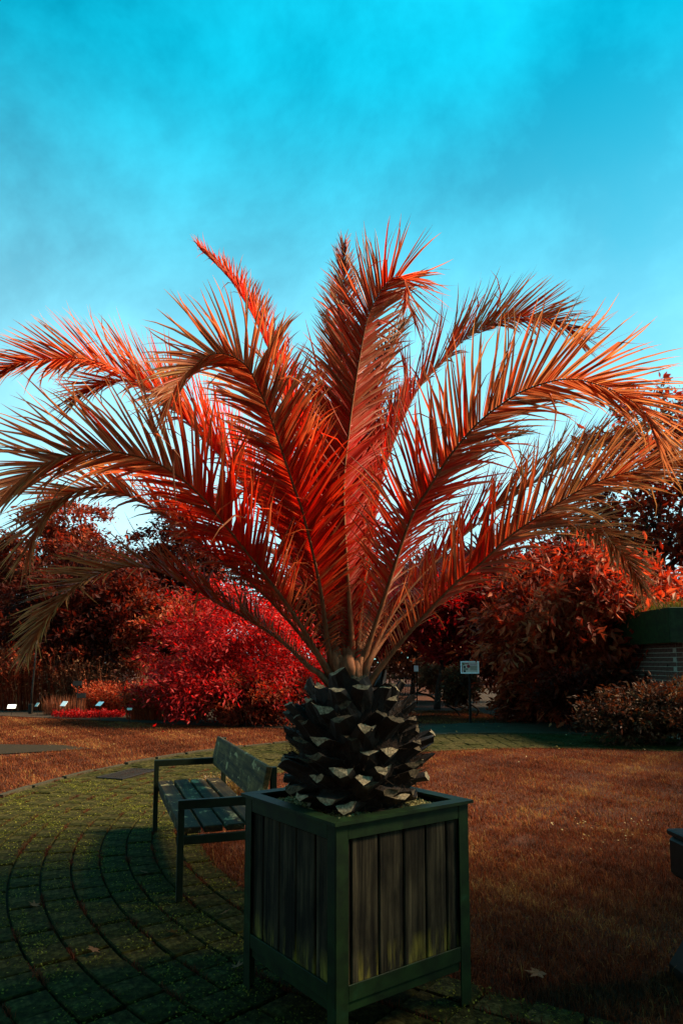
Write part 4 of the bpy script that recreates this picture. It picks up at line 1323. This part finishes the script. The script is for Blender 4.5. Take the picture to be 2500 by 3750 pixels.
# ------------------------------------------------------------------ brick shed with a planted roof
BY = 13.4
wx = at(1553, 1480, BY)[0]
shed = empty('brick_shed', (wx, BY, 0)); tag(shed, 'low brick shed with a dark green roof edge and grass on top', 'building')
b = MB(); b.box((.006, .006, -.05), (5.2, 4.0, 1.95)); b.build('wall', M['brick'], shed)
b = MB(); b.box((.002, .0035, -.04), (1.3, .0055, 1.9)); b.box((.0035, .006, -.04), (.0055, 2.4, 1.9)); b.build('mortar', M['mortar'], shed)
bw, bh, jt = .235, .079, .013
bme = MB().box((0, 0, 0), (bw, .05, bh), bev=.004).mesh('brick', M['brick']); bm_fix(bme)
bhalf = MB().box((0, 0, 0), (bw / 2 - jt / 2, .05, bh), bev=.004).mesh('brick', M['brick']); bm_fix(bhalf)
for r_ in range(20):
    x0 = 0
    for c_ in range(5):
        half = (r_ % 2 == 1 and c_ == 0)
        obj('brick', bhalf if half else bme, shed, (x0, -.004 + rng.normal(0, .0012), .03 + r_ * (bh + jt)))
        x0 += (bw / 2 - jt / 2 if half else bw) + jt
for r_ in range(20):
    for c_ in range(9):
        y0 = .062 + c_ * (bw + jt) + (.124 if r_ % 2 == 0 else 0)
        obj('brick', bme, shed, (-.004, y0 + bw, .03 + r_ * (bh + jt)), (0, 0, R(-90)))
zt = at(1515, 1398, BY)[2]
xl = at(1515, 1400, BY)[0] - wx
b = MB(); b.box((xl, -.38, 1.86), (5.4, -.33, zt), bev=.006); b.box((xl, -.329, 1.86), (xl + .05, 4.2, zt), bev=.006); b.build('roof_edge', M['green_metal'], shed)
b = MB(); b.box((xl + .06, -.32, 1.955), (5.4, 4.2, zt - .03)); b.build('roof_soil', M['soil'], shed)
n = 5000
P = np.c_[rng.uniform(xl + .08, 3.0, n), rng.uniform(-.3, 2.5, n), np.full(n, zt - .035)]
gv = blades('roof_grass', P, .30, .005, M['roof_grass'], .0, .6)
gv.parent = shed

# ------------------------------------------------------------------ fallen leaves
def maple_leaf():
    out = []
    for k in range(5):
        a0 = R(90 + (k - 2) * 52)
        ln = (.6, .88, 1.0, .88, .6)[k]
        out.append((math.cos(a0) * ln, math.sin(a0) * ln))
        if k < 4:
            am = R(90 + (k - 1.5) * 52)
            out.append((math.cos(am) * .38, math.sin(am) * .38))
    out.append((-.12, -.30)); out.append((0, -.18)); out.append((.12, -.30))
    out = out[::-1]
    V = [(0, 0, .0)] + [(x, y, .22 * (x * x + y * y)) for x, y in out]
    F = [(0, i, i % len(out) + 1) for i in range(1, len(out) + 1)]
    return V, F


lv, lf_ = maple_leaf()
lme = npmesh('fallen_leaf', lv, lf_, M['fallen'], np.full(len(lv), .1))
lme2 = npmesh('fallen_leaf', lv, lf_, M['fallen'], np.full(len(lv), .95))
lme3 = npmesh('fallen_leaf', lv, lf_, M['fallen'], np.full(len(lv), .6))


def ground_at(x, y):
    u, v = x / .6272, y / .6272
    a_, b_ = (u - 1250) / FPX, -(v - 2160) / FPX
    d = np.array([a_, math.cos(PITCH) - b_ * math.sin(PITCH), math.sin(PITCH) + b_ * math.cos(PITCH)])
    t_ = -EYE / d[2]
    return np.array([0, 0, EYE]) + d * t_


def fallen(x, y, size, me, lab, grp, dz=.02):
    g = ground_at(x, y)
    o = obj('fallen_leaf', me, None, (g[0], g[1], dz), (rng.normal(0, .35), rng.normal(0, .35), rng.uniform(0, 6.28)))
    o.scale = (size,) * 3
    return tag(o, lab, 'leaf', grp)


for (x_, y_) in ((515, 2105), (400, 2150), (80, 2088), (330, 2010), (545, 2230), (215, 2190)):
    fallen(x_, y_, .055, lme, 'brown maple leaf fallen on the mossy paving', 'brown leaves on the paving', .022)
fallen(1235, 2255, .075, lme, 'large brown maple leaf fallen on the grass beside the planter', None, .04)
for k in range(58):
    x_ = rng.normal(1400, 85); y_ = 1915 + rng.normal(0, 22) + (x_ - 1400) * .06
    if not 1180 < x_ < 1562: continue
    fallen(x_, y_, rng.uniform(.011, .018), lme2, 'small pale yellow leaf lying on the round lawn right of the planter', 'pale leaves scattered on the round lawn', .045)
for k in range(16):
    fallen(rng.uniform(1180, 1480), rng.uniform(1690, 1790), rng.uniform(.02, .034), lme2, 'pale leaf on the far edge of the round lawn near the hedge', 'pale leaves at the far lawn edge', .045)
for k in range(12):
    fallen(rng.uniform(60, 480), rng.uniform(1660, 1745), rng.uniform(.022, .035), lme3, 'pale leaf lying on the lawn before the flower border', 'pale leaves on the left lawn', .02)
for k in range(10):
    fallen(rng.uniform(985, 1160), rng.uniform(1655, 1700), rng.uniform(.03, .045), lme3, 'pale leaf lying on the back path behind the palm', 'pale leaves on the back path', .015)

# ------------------------------------------------------------------ far woodland closing the horizon
cent = [(x_, 44 + rng.uniform(-2, 4), rng.uniform(1.8, 2.8)) for x_ in np.arange(-34, 36, 2.4)]
rads = [(2.6, 2.0, rng.uniform(1.6, 2.6)) for _ in cent]
V, tv, C = leaf_cloud(cent, rads, 46000, .34, sub=26)
V[:, :, 2] = np.maximum(V[:, :, 2], .02)
tag(obj('distant_wood', leaf_mesh('distant_wood', V, tv, M['leaf_dark'])), 'dark red belt of trees closing the view', 'wood', kind='stuff')
